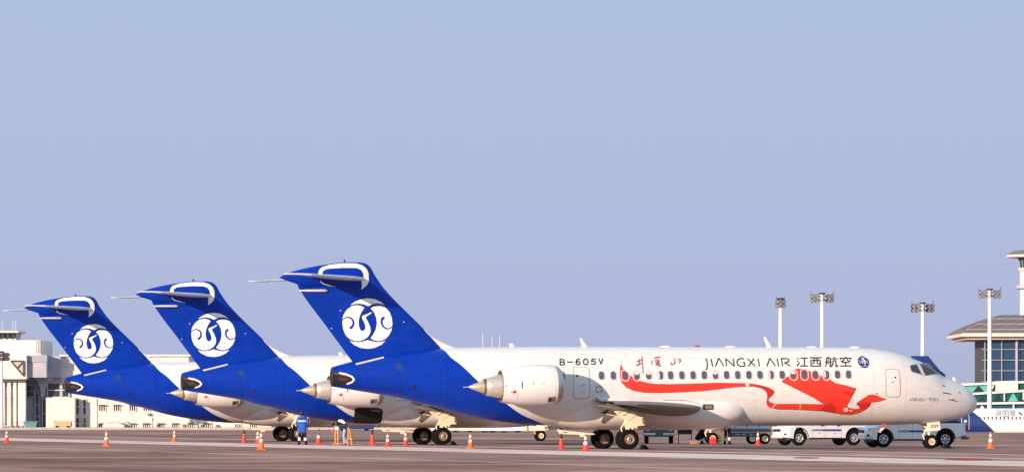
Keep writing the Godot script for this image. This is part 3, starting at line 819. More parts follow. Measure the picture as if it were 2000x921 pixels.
func livery(o: Node3D):   # ribbon, flag and lettering of the nearest jet
	var rib := V([-0.24,3.84,-0.22,3.71,-0.11,3.54,0.09,3.36,0.34,3.19,0.59,3.08,0.95,3.00,1.31,2.95,2.03,2.94,2.76,2.96,3.48,2.98,4.37,3.01,5.40,2.99,5.91,2.97,6.29,2.90,6.63,2.81,6.88,2.70,6.96,2.60,6.90,2.49,6.76,2.36,6.68,2.26,6.74,2.16,6.92,2.08,7.15,2.05,8.28,2.05,9.41,2.03,8.86,2.34,8.11,2.69,7.32,3.06,7.43,3.20,7.77,3.36,7.94,3.56,7.97,3.63,8.13,3.66,8.42,3.64,8.61,3.57,8.89,3.46,9.26,3.31,9.59,3.18,9.88,3.00,10.37,2.90,10.88,2.76,10.68,2.39,10.47,1.94,10.63,1.86,10.94,1.82,11.11,1.85,11.13,1.91,10.94,2.05,11.00,2.13,11.21,2.28,11.50,2.46,11.73,2.48,11.92,2.44,12.12,2.33,12.36,2.28,12.01,2.17,11.64,2.14,11.59,1.96,11.43,1.82,11.16,1.67,10.81,1.58,10.36,1.59,9.92,1.65,9.35,1.74,8.59,1.78,7.89,1.81,7.19,1.82,6.83,1.90,6.69,1.98,6.62,2.14,6.64,2.31,6.64,2.48,6.57,2.62,6.40,2.75,6.08,2.83,5.74,2.85,5.05,2.82,4.36,2.73,3.49,2.64,2.04,2.57,1.49,2.55,0.77,2.57,0.30,2.65,-0.03,2.79,-0.24,2.99,-0.33,3.20,-0.34,3.41,-0.30,3.62])
	var r := part("ribbon_print", print_on([rib], skin_z, 0.0065), M.red_print, o, "red ribbon and flag painted along the fuselage")
	for f in [V([5.94,2.96,6.29,2.89,6.63,2.80,6.87,2.70,6.94,2.60,6.88,2.50,6.75,2.36,6.65,2.32,6.65,2.48,6.58,2.62,6.41,2.76,6.10,2.84]), V([10.96,2.05,11.10,2.12,11.34,2.14,11.63,2.13,11.58,1.96,11.43,1.82,11.22,1.82,11.14,1.91]), V([9.44,2.01,9.72,2.12,9.98,1.87,10.05,1.65,9.92,1.66,9.44,1.74,9.19,1.76]), V([10.20,2.72,10.44,2.62,10.76,2.58,10.68,2.39,10.50,2.44,10.27,2.58])]: part("ribbon_fold", print_on([f], skin_z, 0.0095), M.dark_red_print, r)
	part("ribbon_outline", print_on(strokes([closed(rib)], 0.02), skin_z, 0.012), M.outline_brown, r)
	part("ribbon_panel_line", print_on(strokes([V([6.94,1.85,7.01,2.01,7.15,2.05]), V([8.21,2.05,8.26,1.99,8.26,1.80])], 0.035), skin_z, 0.012), M.pale_line, r)
	part("ribbon_hand", print_on([V([10.350,1.869,10.477,1.886,10.566,1.851,10.599,1.744,10.478,1.701,10.383,1.726]), V([10.681,1.797,10.839,1.762,10.734,1.726,10.652,1.726])], skin_z, 0.012), M.pale_line, r)
	part("ribbon_badge", print_on([disc(V([5.672,2.921,5.676,2.918])[0], 0.09, 18)], skin_z, 0.012), M.pale_line, r)
	for l in [[V([-3.058,4.055,-3.101,3.807,-2.969,3.808,-2.899,3.841,-2.890,3.901,-2.938,3.937,-3.081,3.936]), V([-3.058,4.055,-2.937,4.056,-2.889,4.025,-2.900,3.968,-2.938,3.937])], [V([-2.722,3.936,-2.513,3.936])], [V([-2.149,4.050,-2.197,4.070,-2.264,4.049,-2.326,3.969,-2.347,3.881,-2.314,3.825,-2.231,3.818,-2.165,3.869,-2.161,3.931,-2.218,3.964,-2.295,3.944,-2.337,3.906])], [V([-1.897,4.070,-1.815,4.071,-1.774,4.022,-1.770,3.948,-1.800,3.875,-1.859,3.826,-1.941,3.826,-1.986,3.875,-1.986,3.948,-1.959,4.021,-1.897,4.070])], [V([-1.408,4.067,-1.560,4.067,-1.602,3.964,-1.501,3.981,-1.435,3.953,-1.431,3.893,-1.471,3.846,-1.548,3.834,-1.631,3.857])], [V([-1.227,4.072,-1.184,3.849,-1.057,4.073])]]:
		part("registration_letter", print_on(strokes(l, 0.055, true), skin_z, 0.008), M.black_ink, o)
	for l in [[V([3.801,4.114,3.851,4.095,3.850,3.982,3.827,3.751,3.790,3.652,3.739,3.592])], [V([4.064,4.109,4.078,3.758])], [V([4.209,3.758,4.424,4.109,4.458,4.110,4.603,3.759])], [V([4.733,3.759,4.761,4.110,5.105,3.767,5.122,4.111])], [V([5.640,4.096,5.578,4.119,5.492,4.122,5.361,4.079,5.260,3.946,5.285,3.820,5.386,3.764,5.608,3.775,5.624,3.930,5.532,3.933])], [V([5.801,4.120,6.101,3.763]), V([5.771,3.762,6.122,4.121])], [V([6.299,4.114,6.308,3.763])], [V([6.656,3.764,6.861,4.116,6.896,4.116,7.066,3.765])], [V([7.217,4.117,7.218,3.765])], [V([7.411,3.766,7.421,4.117,7.682,4.125,7.769,4.075,7.743,3.992,7.675,3.952,7.523,3.932,7.792,3.773])]]:
		part("title_letter", print_on(strokes(l, 0.056), skin_z, 0.008), M.black_ink, o)
	for l in [[V([8.194,4.147,8.262,4.095]), V([8.135,4.024,8.208,3.981]), V([8.097,3.767,8.164,3.841,8.251,3.950]), V([8.357,4.139,8.699,4.140]), V([8.528,4.139,8.452,3.785]), V([8.237,3.785,8.640,3.786])], [V([8.796,4.161,9.364,4.163]), V([8.821,4.041,8.767,3.762]), V([8.821,4.041,9.275,4.042,9.220,3.763]), V([8.770,3.779,9.223,3.780]), V([9.012,4.162,8.974,4.015,8.932,3.926,8.855,3.881]), V([9.154,4.162,9.094,3.918,9.127,3.882,9.218,3.882])], [V([9.712,4.209,9.651,4.148]), V([9.602,4.144,9.539,3.906,9.459,3.752]), V([9.602,4.144,9.787,4.144,9.705,3.762,9.654,3.780]), V([9.486,3.966,9.787,3.976]), V([9.656,4.078,9.678,4.022]), V([9.620,3.920,9.644,3.859]), V([9.969,4.210,9.988,4.154]), V([9.833,4.116,10.121,4.117]), V([9.883,4.032,9.839,3.883,9.746,3.753]), V([9.883,4.032,10.015,4.033,9.967,3.790,9.997,3.758,10.048,3.777,10.058,3.837])], [V([10.525,4.219,10.540,4.173]), V([10.234,4.073,10.254,4.145,10.775,4.147,10.731,4.074]), V([10.433,4.110,10.365,4.028,10.250,3.992]), V([10.575,4.110,10.589,4.029,10.715,4.011]), V([10.289,3.956,10.656,3.956]), V([10.466,3.956,10.435,3.789]), V([10.157,3.788,10.719,3.790])]]:
		part("title_character", print_on(strokes(l, 0.056), skin_z, 0.008), M.black_ink, o)
	for l in [[V([0.527,3.965,0.680,4.007,0.835,4.057]), V([0.462,3.790,0.614,3.839,0.791,3.902]), V([0.661,4.084,0.655,3.954,0.568,3.776]), V([0.826,4.218,0.771,3.937,0.774,3.657,0.752,3.427])], [V([1.254,4.016,1.216,3.826]), V([1.369,4.107,1.517,4.174,1.674,4.178,1.581,4.143]), V([1.365,3.991,1.529,4.079,1.604,4.009,1.469,3.967]), V([1.380,3.918,1.565,3.960]), V([1.390,3.827,1.531,3.911,1.522,3.816,1.378,3.820])], [V([1.537,3.946,1.600,3.852,1.615,3.757,1.474,3.785]), V([2.132,3.948,2.124,3.818,2.247,3.857,2.346,3.927]), V([2.340,4.134,2.337,3.994,2.285,3.871]), V([2.485,4.040,2.598,4.089,2.608,4.005,2.502,3.906])]]:
		part("brushed_character", print_on(strokes(l, 0.045), skin_z, 0.008), M.crimson_ink, o)
	part("type_title", print_on(strokes([V([13.499,2.201,13.617,2.315,13.735,2.315,13.763,2.201]), V([13.550,2.242,13.732,2.242]), V([13.790,2.201,13.799,2.315,13.910,2.307,13.904,2.262,13.813,2.250,13.937,2.201]), V([14.029,2.324,14.017,2.226,13.955,2.201]), V([14.057,2.316,14.159,2.316,14.162,2.267,14.061,2.250,14.056,2.201,14.240,2.201,14.252,2.308]), V([14.319,2.259,14.403,2.259]), V([14.456,2.320,14.625,2.321,14.529,2.202]), V([14.654,2.316,14.796,2.317,14.792,2.206,14.646,2.206,14.654,2.316]), V([14.843,2.317,14.995,2.317,14.991,2.206,14.839,2.206,14.843,2.317])], 0.024), skin_z, 0.008), M.grey_ink, o, "thin grey type lettering ARJ21-700")
	part("recycle_mark", print_on(strokes([V([-1.477,2.698,-1.463,2.784,-1.406,2.833]), V([-1.363,2.854,-1.255,2.840,-1.211,2.778]), V([-1.189,2.715,-1.216,2.625,-1.273,2.590]), V([-1.341,2.569,-1.431,2.590,-1.476,2.652])], 0.06), skin_z, 0.008), M.grey_ink, o)
	# small emblem beside the title
	var em := []
	var c := Vector2.ZERO
	for p in LOGO_WHITE[0]: c += p
	var small := V([11.353,3.976,11.356,3.973])[0]
	for poly in LOGO_WHITE:
		var q := PackedVector2Array()
		for p in poly: q.append(small + (p - V([-11.68, 5.67])[0]) * 0.245)
		em.append(q)
	part("small_emblem", print_on([em[0], em[1]], skin_z, 0.008, 0.5, 0.1), M.navy_paint, o)
	part("small_emblem", print_on([em[2], em[3]], skin_z, 0.008, 0.5, 0.1), M.navy_paint, o)
	var cc := []
	for l in LOGO_CURL:
		var q := PackedVector2Array()
		for p in swash(l[0], l[1]): q.append(small + (p - V([-11.68, 5.67])[0]) * 0.245)
		cc.append(q)
	part("small_emblem", print_on(cc, skin_z, 0.012, 0.5, 0.1), M.logo_white, o)
	part("gear_door_number", print_on(strokes([V([14.954,1.059,14.993,1.093,15.038,1.073,15.056,1.017,15.026,0.966,14.978,0.960,14.948,1.003,14.954,1.059]), V([15.187,1.102,15.113,1.085,15.110,1.039,15.163,1.039,15.187,1.002,15.163,0.966,15.113,0.966]), V([15.229,1.096,15.259,0.994,15.277,1.107])], 0.03), func(_x, _y): return 0.382, 0.002, 2.0, 2.0), M.black_ink, o, "05V in black on the nose gear door")

func open_hold(o: Node3D):   # the middle jet's open service hatch
	var poly := V([-4.54,1.89,-4.36,1.93,-3.34,1.91,-3.14,1.85,-3.07,1.73,-2.99,1.28,-3.03,1.16,-3.34,1.13,-4.32,1.15,-4.46,1.25,-4.53,1.65])
	var h := part("service_hatch", print_on([poly], belly_z, 0.006, 0.3, 0.1), M.black_hole, o, "open black service hatch below the engine")
	part("hatch_rim", print_on(strokes([closed(poly)], 0.03), belly_z, 0.02, 0.3, 0.1), M.trim_dark, h)
	part("hatch_sill", print_on(strokes([V([-4.26,1.11,-3.32,1.08,-3.06,1.12,-2.96,1.23,-3.03,1.65])], 0.06), belly_z, 0.03, 0.3, 0.1), M.logo_white, h)
	part("hatch_lining", print_on([V([-3.76,1.82,-3.22,1.82,-3.18,1.70,-3.70,1.77])], belly_z, 0.012, 0.3, 0.1), M.shade_darkened_grey, h)

func nose_bay_doors(o: Node3D):   # the farthest jet stands with its nose gear bay open
	for q in [[V([13.30,0.88,13.46,1.06,13.90,1.03,13.80,0.82]), 0.4], [V([14.21,0.91,15.14,0.88,15.33,0.63,14.24,0.60]), 0.4], [V([15.21,0.78,15.46,0.75,15.43,0.63,15.21,0.63]), 0.3]]:
		var g := G.new(); g.prism(q[0], q[1] - 0.02, q[1] + 0.02, Transform3D(), 0.008)
		part("bay_door", g, M.gear_white, o)
	var g := G.new(); g.prism(V([13.95,0.97,14.17,0.94,14.17,0.60,13.95,0.60]), 0.25, 0.32, Transform3D(), 0.01)
	part("bay_link", g, M.cream, o)

# ---------------------------------------------------------------- people: a smooth field round a skeleton, meshed as surface nets
# bone: [from, to, radius, radius, colour]
func flesh(bones: Array, cell: float, k: float) -> ArrayMesh:
	var lo := Vector3(1e9, 1e9, 1e9); var hi := -lo
	for b in bones:
		var r: float = max(b[2], b[3]) + cell * 2 + k * 0.5
		lo = lo.min(b[0] - Vector3.ONE * r).min(b[1] - Vector3.ONE * r); hi = hi.max(b[0] + Vector3.ONE * r).max(b[1] + Vector3.ONE * r)
	var nx := ceili((hi.x - lo.x) / cell) + 1; var ny := ceili((hi.y - lo.y) / cell) + 1; var nz := ceili((hi.z - lo.z) / cell) + 1
	var f := PackedFloat32Array(); f.resize(nx * ny * nz); f.fill(9.0)
	var best := PackedFloat32Array(); best.resize(nx * ny * nz); best.fill(9.0)
	var who := PackedInt32Array(); who.resize(nx * ny * nz)
	for bi in bones.size():
		var b = bones[bi]
		var pa: Vector3 = b[0]; var d: Vector3 = b[1] - b[0]; var dd: float = max(d.length_squared(), 1e-9)
		var r: float = max(b[2], b[3]) + cell * 2 + k
		var l: Vector3 = ((pa.min(b[1]) - Vector3.ONE * r - lo) / cell).floor(); var h: Vector3 = ((pa.max(b[1]) + Vector3.ONE * r - lo) / cell).ceil()
		for z in range(max(0, int(l.z)), min(nz, int(h.z) + 1)):
			for y in range(max(0, int(l.y)), min(ny, int(h.y) + 1)):
				for x in range(max(0, int(l.x)), min(nx, int(h.x) + 1)):
					var p := lo + Vector3(x, y, z) * cell
					var t: float = clamp((p - pa).dot(d) / dd, 0.0, 1.0)
					var v: float = p.distance_to(pa + d * t) - lerp(float(b[2]), float(b[3]), t)
					var i := x + nx * (y + ny * z)
					if v < best[i]: best[i] = v; who[i] = bi
					var o := f[i]
					var m: float = max(k - abs(o - v), 0.0) / k
					f[i] = min(o, v) - m * m * k * 0.25
	var st := SurfaceTool.new(); st.begin(Mesh.PRIMITIVE_TRIANGLES)
	var id := {}; var n := 0
	var corner := [0, 1, nx, nx + 1, nx * ny, nx * ny + 1, nx * ny + nx, nx * ny + nx + 1]
	var tris := []
	for z in nz - 1:
		for y in ny - 1:
			for x in nx - 1:
				var i := x + nx * (y + ny * z)
				var mask := 0
				for c in 8:
					if f[i + corner[c]] < 0: mask |= 1 << c
				if mask == 0 or mask == 255: continue
				var s := Vector3.ZERO; var cnt := 0
				var near := 0; var nv := 9.0
				for c in 8:
					if abs(f[i + corner[c]]) < nv: nv = abs(f[i + corner[c]]); near = i + corner[c]
					for ax in [1, 2, 4]:
						if c & ax: continue
						var a := f[i + corner[c]]; var bv := f[i + corner[c | ax]]
						if (a < 0) == (bv < 0): continue
						var q := a / (a - bv)
						s += Vector3(c & 1, (c >> 1) & 1, (c >> 2) & 1) + Vector3(ax & 1, (ax >> 1) & 1, (ax >> 2) & 1) * q; cnt += 1
				st.set_color(bones[who[near]][4])
				st.set_smooth_group(1)
				st.add_vertex(lo + (Vector3(x, y, z) + s / cnt) * cell)
				id[i] = n; n += 1
	for z in range(1, nz - 1):
		for y in range(1, ny - 1):
			for x in range(1, nx - 1):
				var i := x + nx * (y + ny * z)
				for e in [[1, nx, nx * ny], [nx, nx * ny, 1], [nx * ny, 1, nx]]:
					if (f[i] < 0) == (f[i + e[0]] < 0): continue
					var q := [id[i], id[i - e[1]], id[i - e[1] - e[2]], id[i - e[2]]]
					if f[i] < 0: q = [q[0], q[3], q[2], q[1]]
					for t in [0, 1, 2, 0, 2, 3]: st.add_index(q[t])
	st.generate_normals()
	return st.commit()

const NAVY := Color(0.012, 0.013, 0.03)
const SKIN := Color(0.42, 0.24, 0.16)
const BOOT := Color(0.01, 0.01, 0.011)

func hand_bones(o: Vector3, d: Vector3, thumb: Vector3, curl: float) -> Array:   # wrist, pointing direction, thumb side
	d = d.normalized(); thumb = (thumb - d * thumb.dot(d)).normalized()
	var palm := d.cross(thumb).normalized()
	var b := [[o, o + d * 0.04 + thumb * 0.018, 0.024, 0.024, SKIN], [o + d * 0.02, o + d * 0.07 - thumb * 0.02, 0.022, 0.017, SKIN], [o + d * 0.03 + thumb * 0.015, o + d * 0.085 + thumb * 0.022, 0.018, 0.015, SKIN]]
	for i in 4:
		var s := thumb * (0.03 - 0.02 * i)
		var len_: float = [0.07, 0.078, 0.072, 0.056][i]
		var a := o + d * 0.085 + s
		var m := a + (d * cos(curl * 0.5) + palm * sin(curl * 0.5)) * len_ * 0.5
		var e := m + (d * cos(curl * 1.3) + palm * sin(curl * 1.3)) * len_ * 0.5
		b.append([a, m, 0.0095, 0.0085, SKIN]); b.append([m, e, 0.0085, 0.007, SKIN])
	var t0 := o + d * 0.025 + thumb * 0.028
	var t1 := t0 + (d * 0.6 + thumb * 0.7 + palm * 0.2).normalized() * 0.036
	b.append([t0, t1, 0.012, 0.0105, SKIN]); b.append([t1, t1 + (d * 0.85 + thumb * 0.25 + palm * 0.4).normalized() * 0.03, 0.0105, 0.008, SKIN])
	return b

func head_bones(c: Vector3, f: Vector3, up: Vector3) -> Array:   # centre of the skull, facing, up
	var r := up.cross(f).normalized()
	var hair := Color(0.01, 0.009, 0.009)
	return [
		[c + up * 0.03, c + up * 0.03 - f * 0.02, 0.098, 0.1, hair], [c + f * 0.03 + up * 0.0, c + f * 0.035 - up * 0.06, 0.078, 0.062, SKIN], [c + f * 0.03 - up * 0.09, c + f * 0.055 - up * 0.1, 0.05, 0.032, SKIN],
		[c + f * 0.1 + up * 0.005, c + f * 0.122 - up * 0.03, 0.01, 0.016, SKIN], [c + f * 0.098 - up * 0.068 - r * 0.018, c + f * 0.098 - up * 0.068 + r * 0.018, 0.01, 0.01, Color(0.36, 0.13, 0.1)],
		[c + f * 0.097 + up * 0.01 - r * 0.032, c + f * 0.099 + up * 0.01 - r * 0.032, 0.01, 0.008, Color(0.02, 0.015, 0.012)], [c + f * 0.097 + up * 0.01 + r * 0.032, c + f * 0.099 + up * 0.01 + r * 0.032, 0.01, 0.008, Color(0.02, 0.015, 0.012)],
		[c - r * 0.088 - up * 0.02, c - r * 0.094 + up * 0.015, 0.014, 0.018, SKIN], [c + r * 0.088 - up * 0.02, c + r * 0.094 + up * 0.015, 0.014, 0.018, SKIN],
	]

# joints: hips, chest, head ... all in the person's own axes, facing +z, x to the left of the figure
func person(label: String, p: Vector3, yaw: float, J: Dictionary, C: Dictionary) -> Node3D:
	var o := thing("person", label, "person", p, yaw)
	var hip: Vector3 = J.hip; var chest: Vector3 = J.chest
	var up := (chest - hip).normalized(); var side := Vector3(1, 0, 0)
	var b := [
		[hip + side * 0.075, chest + side * 0.1, 0.125, 0.115, C.top], [hip - side * 0.075, chest - side * 0.1, 0.125, 0.115, C.top], [hip - up * 0.02, hip + up * 0.06, 0.15, 0.14, C.top],
		[chest - side * 0.15 + up * 0.09, chest + side * 0.15 + up * 0.09, 0.075, 0.075, C.top], [chest + up * 0.1, J.head - (J.head - chest).normalized() * 0.09, 0.062, 0.052, SKIN],
	]
	if C.has("hem"):
		b.append([hip + side * 0.08 - Vector3(0, C.hem, 0), hip + side * 0.08, 0.13, 0.13, C.top]); b.append([hip - side * 0.08 - Vector3(0, C.hem, 0), hip - side * 0.08, 0.13, 0.13, C.top])
	for s in [1, -1]:
		var e: String = "l" if s > 0 else "r"
		var sh: Vector3 = chest + side * s * 0.185 + up * 0.08
		b.append([sh, J["elbow_" + e], 0.068, 0.055, C.top]); b.append([J["elbow_" + e], J["hand_" + e], 0.055, 0.038, C.top])
		var hp: Vector3 = hip + side * s * 0.095 - Vector3(0, 0.03, 0)
		b.append([hp, J["knee_" + e], 0.1, 0.068, C.legs]); b.append([J["knee_" + e], J["foot_" + e] + Vector3(0, 0.1, 0), 0.066, 0.052, C.legs])
		b.append([J["foot_" + e] + Vector3(0, 0.09, 0), J["foot_" + e] + Vector3(0, 0.05, -0.02), 0.052, 0.05, C.shoe]); b.append([J["foot_" + e] + Vector3(0, 0.045, -0.04), J["foot_" + e] + Vector3(s * 0.03, 0.035, 0.17), 0.045, 0.036, C.shoe])
		var a: Vector3 = J["knee_" + e].lerp(J["foot_" + e], 0.45) + Vector3(0, 0.05, 0); var bb: Vector3 = J["knee_" + e].lerp(J["foot_" + e], 0.62) + Vector3(0, 0.05, 0)
		if C.has("bands"): b.append([a, bb, 0.068, 0.066, C.bands])
	var st := SurfaceTool.new()
	st.append_from(flesh(b, 0.02, 0.05), 0, Transform3D())
	st.append_from(flesh(head_bones(J.head, J.face.normalized(), J.get("crown", up).normalized()), 0.008, 0.02), 0, Transform3D())
	for s in [1, -1]:
		var e: String = "l" if s > 0 else "r"
		var d: Vector3 = J["hand_" + e] - J["elbow_" + e]
		st.append_from(flesh(hand_bones(J["hand_" + e] + d.normalized() * 0.02, d, J.get("thumb", Vector3(0, 0, 1)), 0.7), 0.005, 0.008), 0, Transform3D())
	part("body", st.commit(), M.clothes, o)
	return o

func loop_band(o: Node3D, n: String, c: Vector3, rx: float, rz: float, h: float, m: Material):
	var g := G.new(); var rr := []
	for q in [[-h / 2, 0.97], [-h / 2, 1.0], [h / 2, 1.0], [h / 2, 0.97]]:
		var ring := []
		for j in 28:
			var a := -TAU * j / 28
			ring.append(c + Vector3(cos(a) * rx * q[1], q[0], sin(a) * rz * q[1]))
		rr.append(ring)
	g.loft(rr, true, true)
	part(n, g, m, o)

func people():
	var blue := Color(0.03, 0.10, 0.42)
	var a := person("person in bright blue hooded jacket and navy trousers standing with back turned among the cones", at(590, 867.6, 272), 172.0,
		{hip = Vector3(0, 0.92, 0), chest = Vector3(0, 1.28, 0.02), head = Vector3(0.02, 1.58, 0.04), face = Vector3(-0.5, -0.2, 1), elbow_l = Vector3(0.3, 1.08, 0.0), elbow_r = Vector3(-0.3, 1.1, 0.02), hand_l = Vector3(0.26, 0.86, 0.14), hand_r = Vector3(-0.24, 0.9, 0.18), knee_l = Vector3(0.13, 0.5, 0.03), knee_r = Vector3(-0.13, 0.5, 0.02), foot_l = Vector3(0.17, 0.0, 0.0), foot_r = Vector3(-0.19, 0.0, 0.0)},
		{top = blue, legs = Color(0.016, 0.016, 0.035), shoe = BOOT, hem = 0.2, bands = Color(0.75, 0.75, 0.78)})
	loop_band(a, "reflective_strip", Vector3(0, 1.2, 0.015), 0.245, 0.15, 0.06, M.reflective)
	var g := G.new(); g.lathe([[-0.1, 0.06], [-0.05, 0.105], [0.02, 0.122], [0.08, 0.11], [0.12, 0.06], [0.13, 0.001]], Vector3(0.02, 1.6, 0.025), Vector3(0, 1, -0.1), 20)
	part("hat", g, M.black_ink, a)
	g = G.new(); g.tube([Vector3(-0.14, 1.38, -0.06), Vector3(-0.07, 1.42, -0.13), Vector3(0.07, 1.42, -0.13), Vector3(0.14, 1.38, -0.06)], [0.05, 0.075, 0.075, 0.05], 12)
	var hood := StandardMaterial3D.new(); hood.albedo_color = blue.linear_to_srgb(); hood.roughness = 0.85
	part("hood", g, hood, a)
	a = person("person in pale jeans and pale vest bending over the orange trestle", at(672, 868.2, 272), 262.0,
		{hip = Vector3(0, 0.9, -0.08), chest = Vector3(0, 1.06, 0.24), head = Vector3(0, 0.98, 0.52), face = Vector3(0, -0.8, 0.5), crown = Vector3(0, 0.5, 0.8), elbow_l = Vector3(0.24, 0.84, 0.36), elbow_r = Vector3(-0.24, 0.84, 0.36), hand_l = Vector3(0.16, 0.74, 0.52), hand_r = Vector3(-0.16, 0.76, 0.54), knee_l = Vector3(0.12, 0.5, 0.0), knee_r = Vector3(-0.13, 0.5, -0.03), foot_l = Vector3(0.17, 0.0, -0.04), foot_r = Vector3(-0.18, 0.0, -0.1)},
		{top = Color(0.015, 0.02, 0.05), legs = Color(0.30, 0.38, 0.55), shoe = Color(0.35, 0.12, 0.12)})
	g = G.new(); g.tube([Vector3(0, 1.08, -0.02), Vector3(0, 1.18, 0.14), Vector3(0, 1.2, 0.3)], [0.1, 0.125, 0.1], 14)
	part("vest", g, M.reflective, a)
	a = person("person in dark overalls crouching beside the white rimmed nose wheel of the middle jet", at(1368, 866.6, 284), 100.0,
		{hip = Vector3(0, 0.34, -0.12), chest = Vector3(0, 0.64, 0.06), head = Vector3(0, 0.9, 0.16), face = Vector3(0, -0.3, 1), elbow_l = Vector3(0.26, 0.5, 0.2), elbow_r = Vector3(-0.26, 0.5, 0.2), hand_l = Vector3(0.15, 0.42, 0.42), hand_r = Vector3(-0.15, 0.44, 0.42), knee_l = Vector3(0.16, 0.5, 0.26), knee_r = Vector3(-0.16, 0.42, 0.26), foot_l = Vector3(0.15, 0.0, 0.12), foot_r = Vector3(-0.15, 0.0, 0.04)},
		{top = NAVY, legs = NAVY, shoe = BOOT, bands = Color(0.7, 0.7, 0.72)})
	a = person("person in dark trousers and white shirt standing under the nearest jet's belly", at(1421, 867.2, 281), 150.0,
		{hip = Vector3(0, 0.9, 0), chest = Vector3(0, 1.22, 0.1), head = Vector3(0.0, 1.46, 0.24), face = Vector3(0, -0.6, 1), elbow_l = Vector3(0.27, 1.0, 0.14), elbow_r = Vector3(-0.27, 1.0, 0.14), hand_l = Vector3(0.22, 0.92, 0.36), hand_r = Vector3(-0.22, 0.94, 0.36), knee_l = Vector3(0.12, 0.5, 0.03), knee_r = Vector3(-0.12, 0.5, 0.0), foot_l = Vector3(0.15, 0.0, 0.0), foot_r = Vector3(-0.15, 0.0, -0.04)},
		{top = Color(0.5, 0.52, 0.58), legs = NAVY, shoe = BOOT, bands = Color(0.7, 0.7, 0.72)})

# ---------------------------------------------------------------- things on the apron
func cone(label: String, p: Vector3, kind: int, h := 0.72):
	var o := thing("traffic_cone", label, "traffic cone", p, 0.0, "traffic cones round the parked jets")
	var m: Material = M.cone_orange if kind == 0 else M.cone_red
	var s := h / 0.72
	var g := G.new()
	g.prism(round_rect(Vector2.ZERO, Vector2(0.38, 0.38) * s, 0.05 * s, 4), 0.0, 0.035 * s, Transform3D(Basis(Vector3(1, 0, 0), -PI / 2), Vector3.ZERO), 0.01)
	part("base", g, m, o)
	var r := func(y: float) -> float: return (0.125 - 0.095 * (y - 0.035) / 0.685) * s
	var seg := [["lower_sleeve", 0.035, 0.28, m], ["reflective_band", 0.28, 0.42, M.reflective], ["middle_sleeve", 0.42, 0.49, m], ["reflective_band", 0.49, 0.63, M.reflective], ["tip", 0.63, 0.72, m]]
	if kind == 2: seg = [["lower_sleeve", 0.035, 0.4, m], ["middle_sleeve", 0.4, 0.5, M.cone_orange], ["tip", 0.5, 0.72, M.black_rubber]]
	for q in seg:
		g = G.new()
		var a: float = q[1] * s; var b: float = q[2] * s; var t: float = 0.004 if q[0] == "reflective_band" else 0.0
		g.lathe([[a, 0.001], [a, r.call(q[1]) + t], [b, r.call(q[2]) + t], [b, 0.001]] if q[0] != "lower_sleeve" else [[a, r.call(q[1]) + 0.02], [a + 0.03, r.call(q[1])], [b, r.call(q[2])]], Vector3.ZERO, Vector3(0, 1, 0), 20, 2 if t > 0 else 1)
		part(q[0], g, q[3], o)

func cones():
	var list := [
		[12, 864, 1, "red and white traffic cone at the far left edge in front of the terminal", 0.72], [207, 871, 0, "orange cone with pale tip standing alone below the farthest jet's tail", 0.78],
		[340, 862, 0, "small far orange cone right of the lone one, below the farthest jet's tail", 0.7], [476, 864, 2, "dark tipped orange cone left of the pair of cones", 0.72],
		[503, 866.5, 1, "rear red cone of the pair left of the person in blue", 0.72], [509.5, 878, 0, "large front orange cone of the pair left of the person in blue", 0.82],
		[622, 867, 1, "red cone with white bands just right of the person in blue", 0.8], [727, 869, 2, "dark tipped red cone right of the orange trestle", 0.8],
		[757, 872.5, 1, "red cone with white bands between two others left of the middle jet's wheels", 0.68], [792, 870, 1, "red cone with white bands nearest the middle jet's main wheels", 0.72],
		[919, 875.5, 0, "orange cone with white tip standing alone right of the middle jet's wheels", 0.72], [1096.5, 877.5, 2, "dark tipped orange cone left of the nearest jet's main wheels", 0.72],
		[1144, 881.5, 1, "red and white cone closest in front of the nearest jet's main wheels", 0.74], [1481, 868.5, 1, "plain red cone in front of the blue grey service cart", 0.7],
		[1936, 875.5, 0, "orange cone with pale bands at the right, ahead of the nearest jet's nose", 0.78]]
	for c in list:
		var d: float = EYE * FOCAL / (c[1] - HORIZON)
		cone(c[3], at(c[0], c[1], d), c[2], c[4])

func arc(c: Vector2, r: float, a0: float, a1: float, n := 12) -> Array:
	var o := []
	for i in n + 1:
		var a := deg_to_rad(lerp(a0, a1, i / float(n)))
		o.append(c + Vector2(cos(a), sin(a)) * r)
	return o

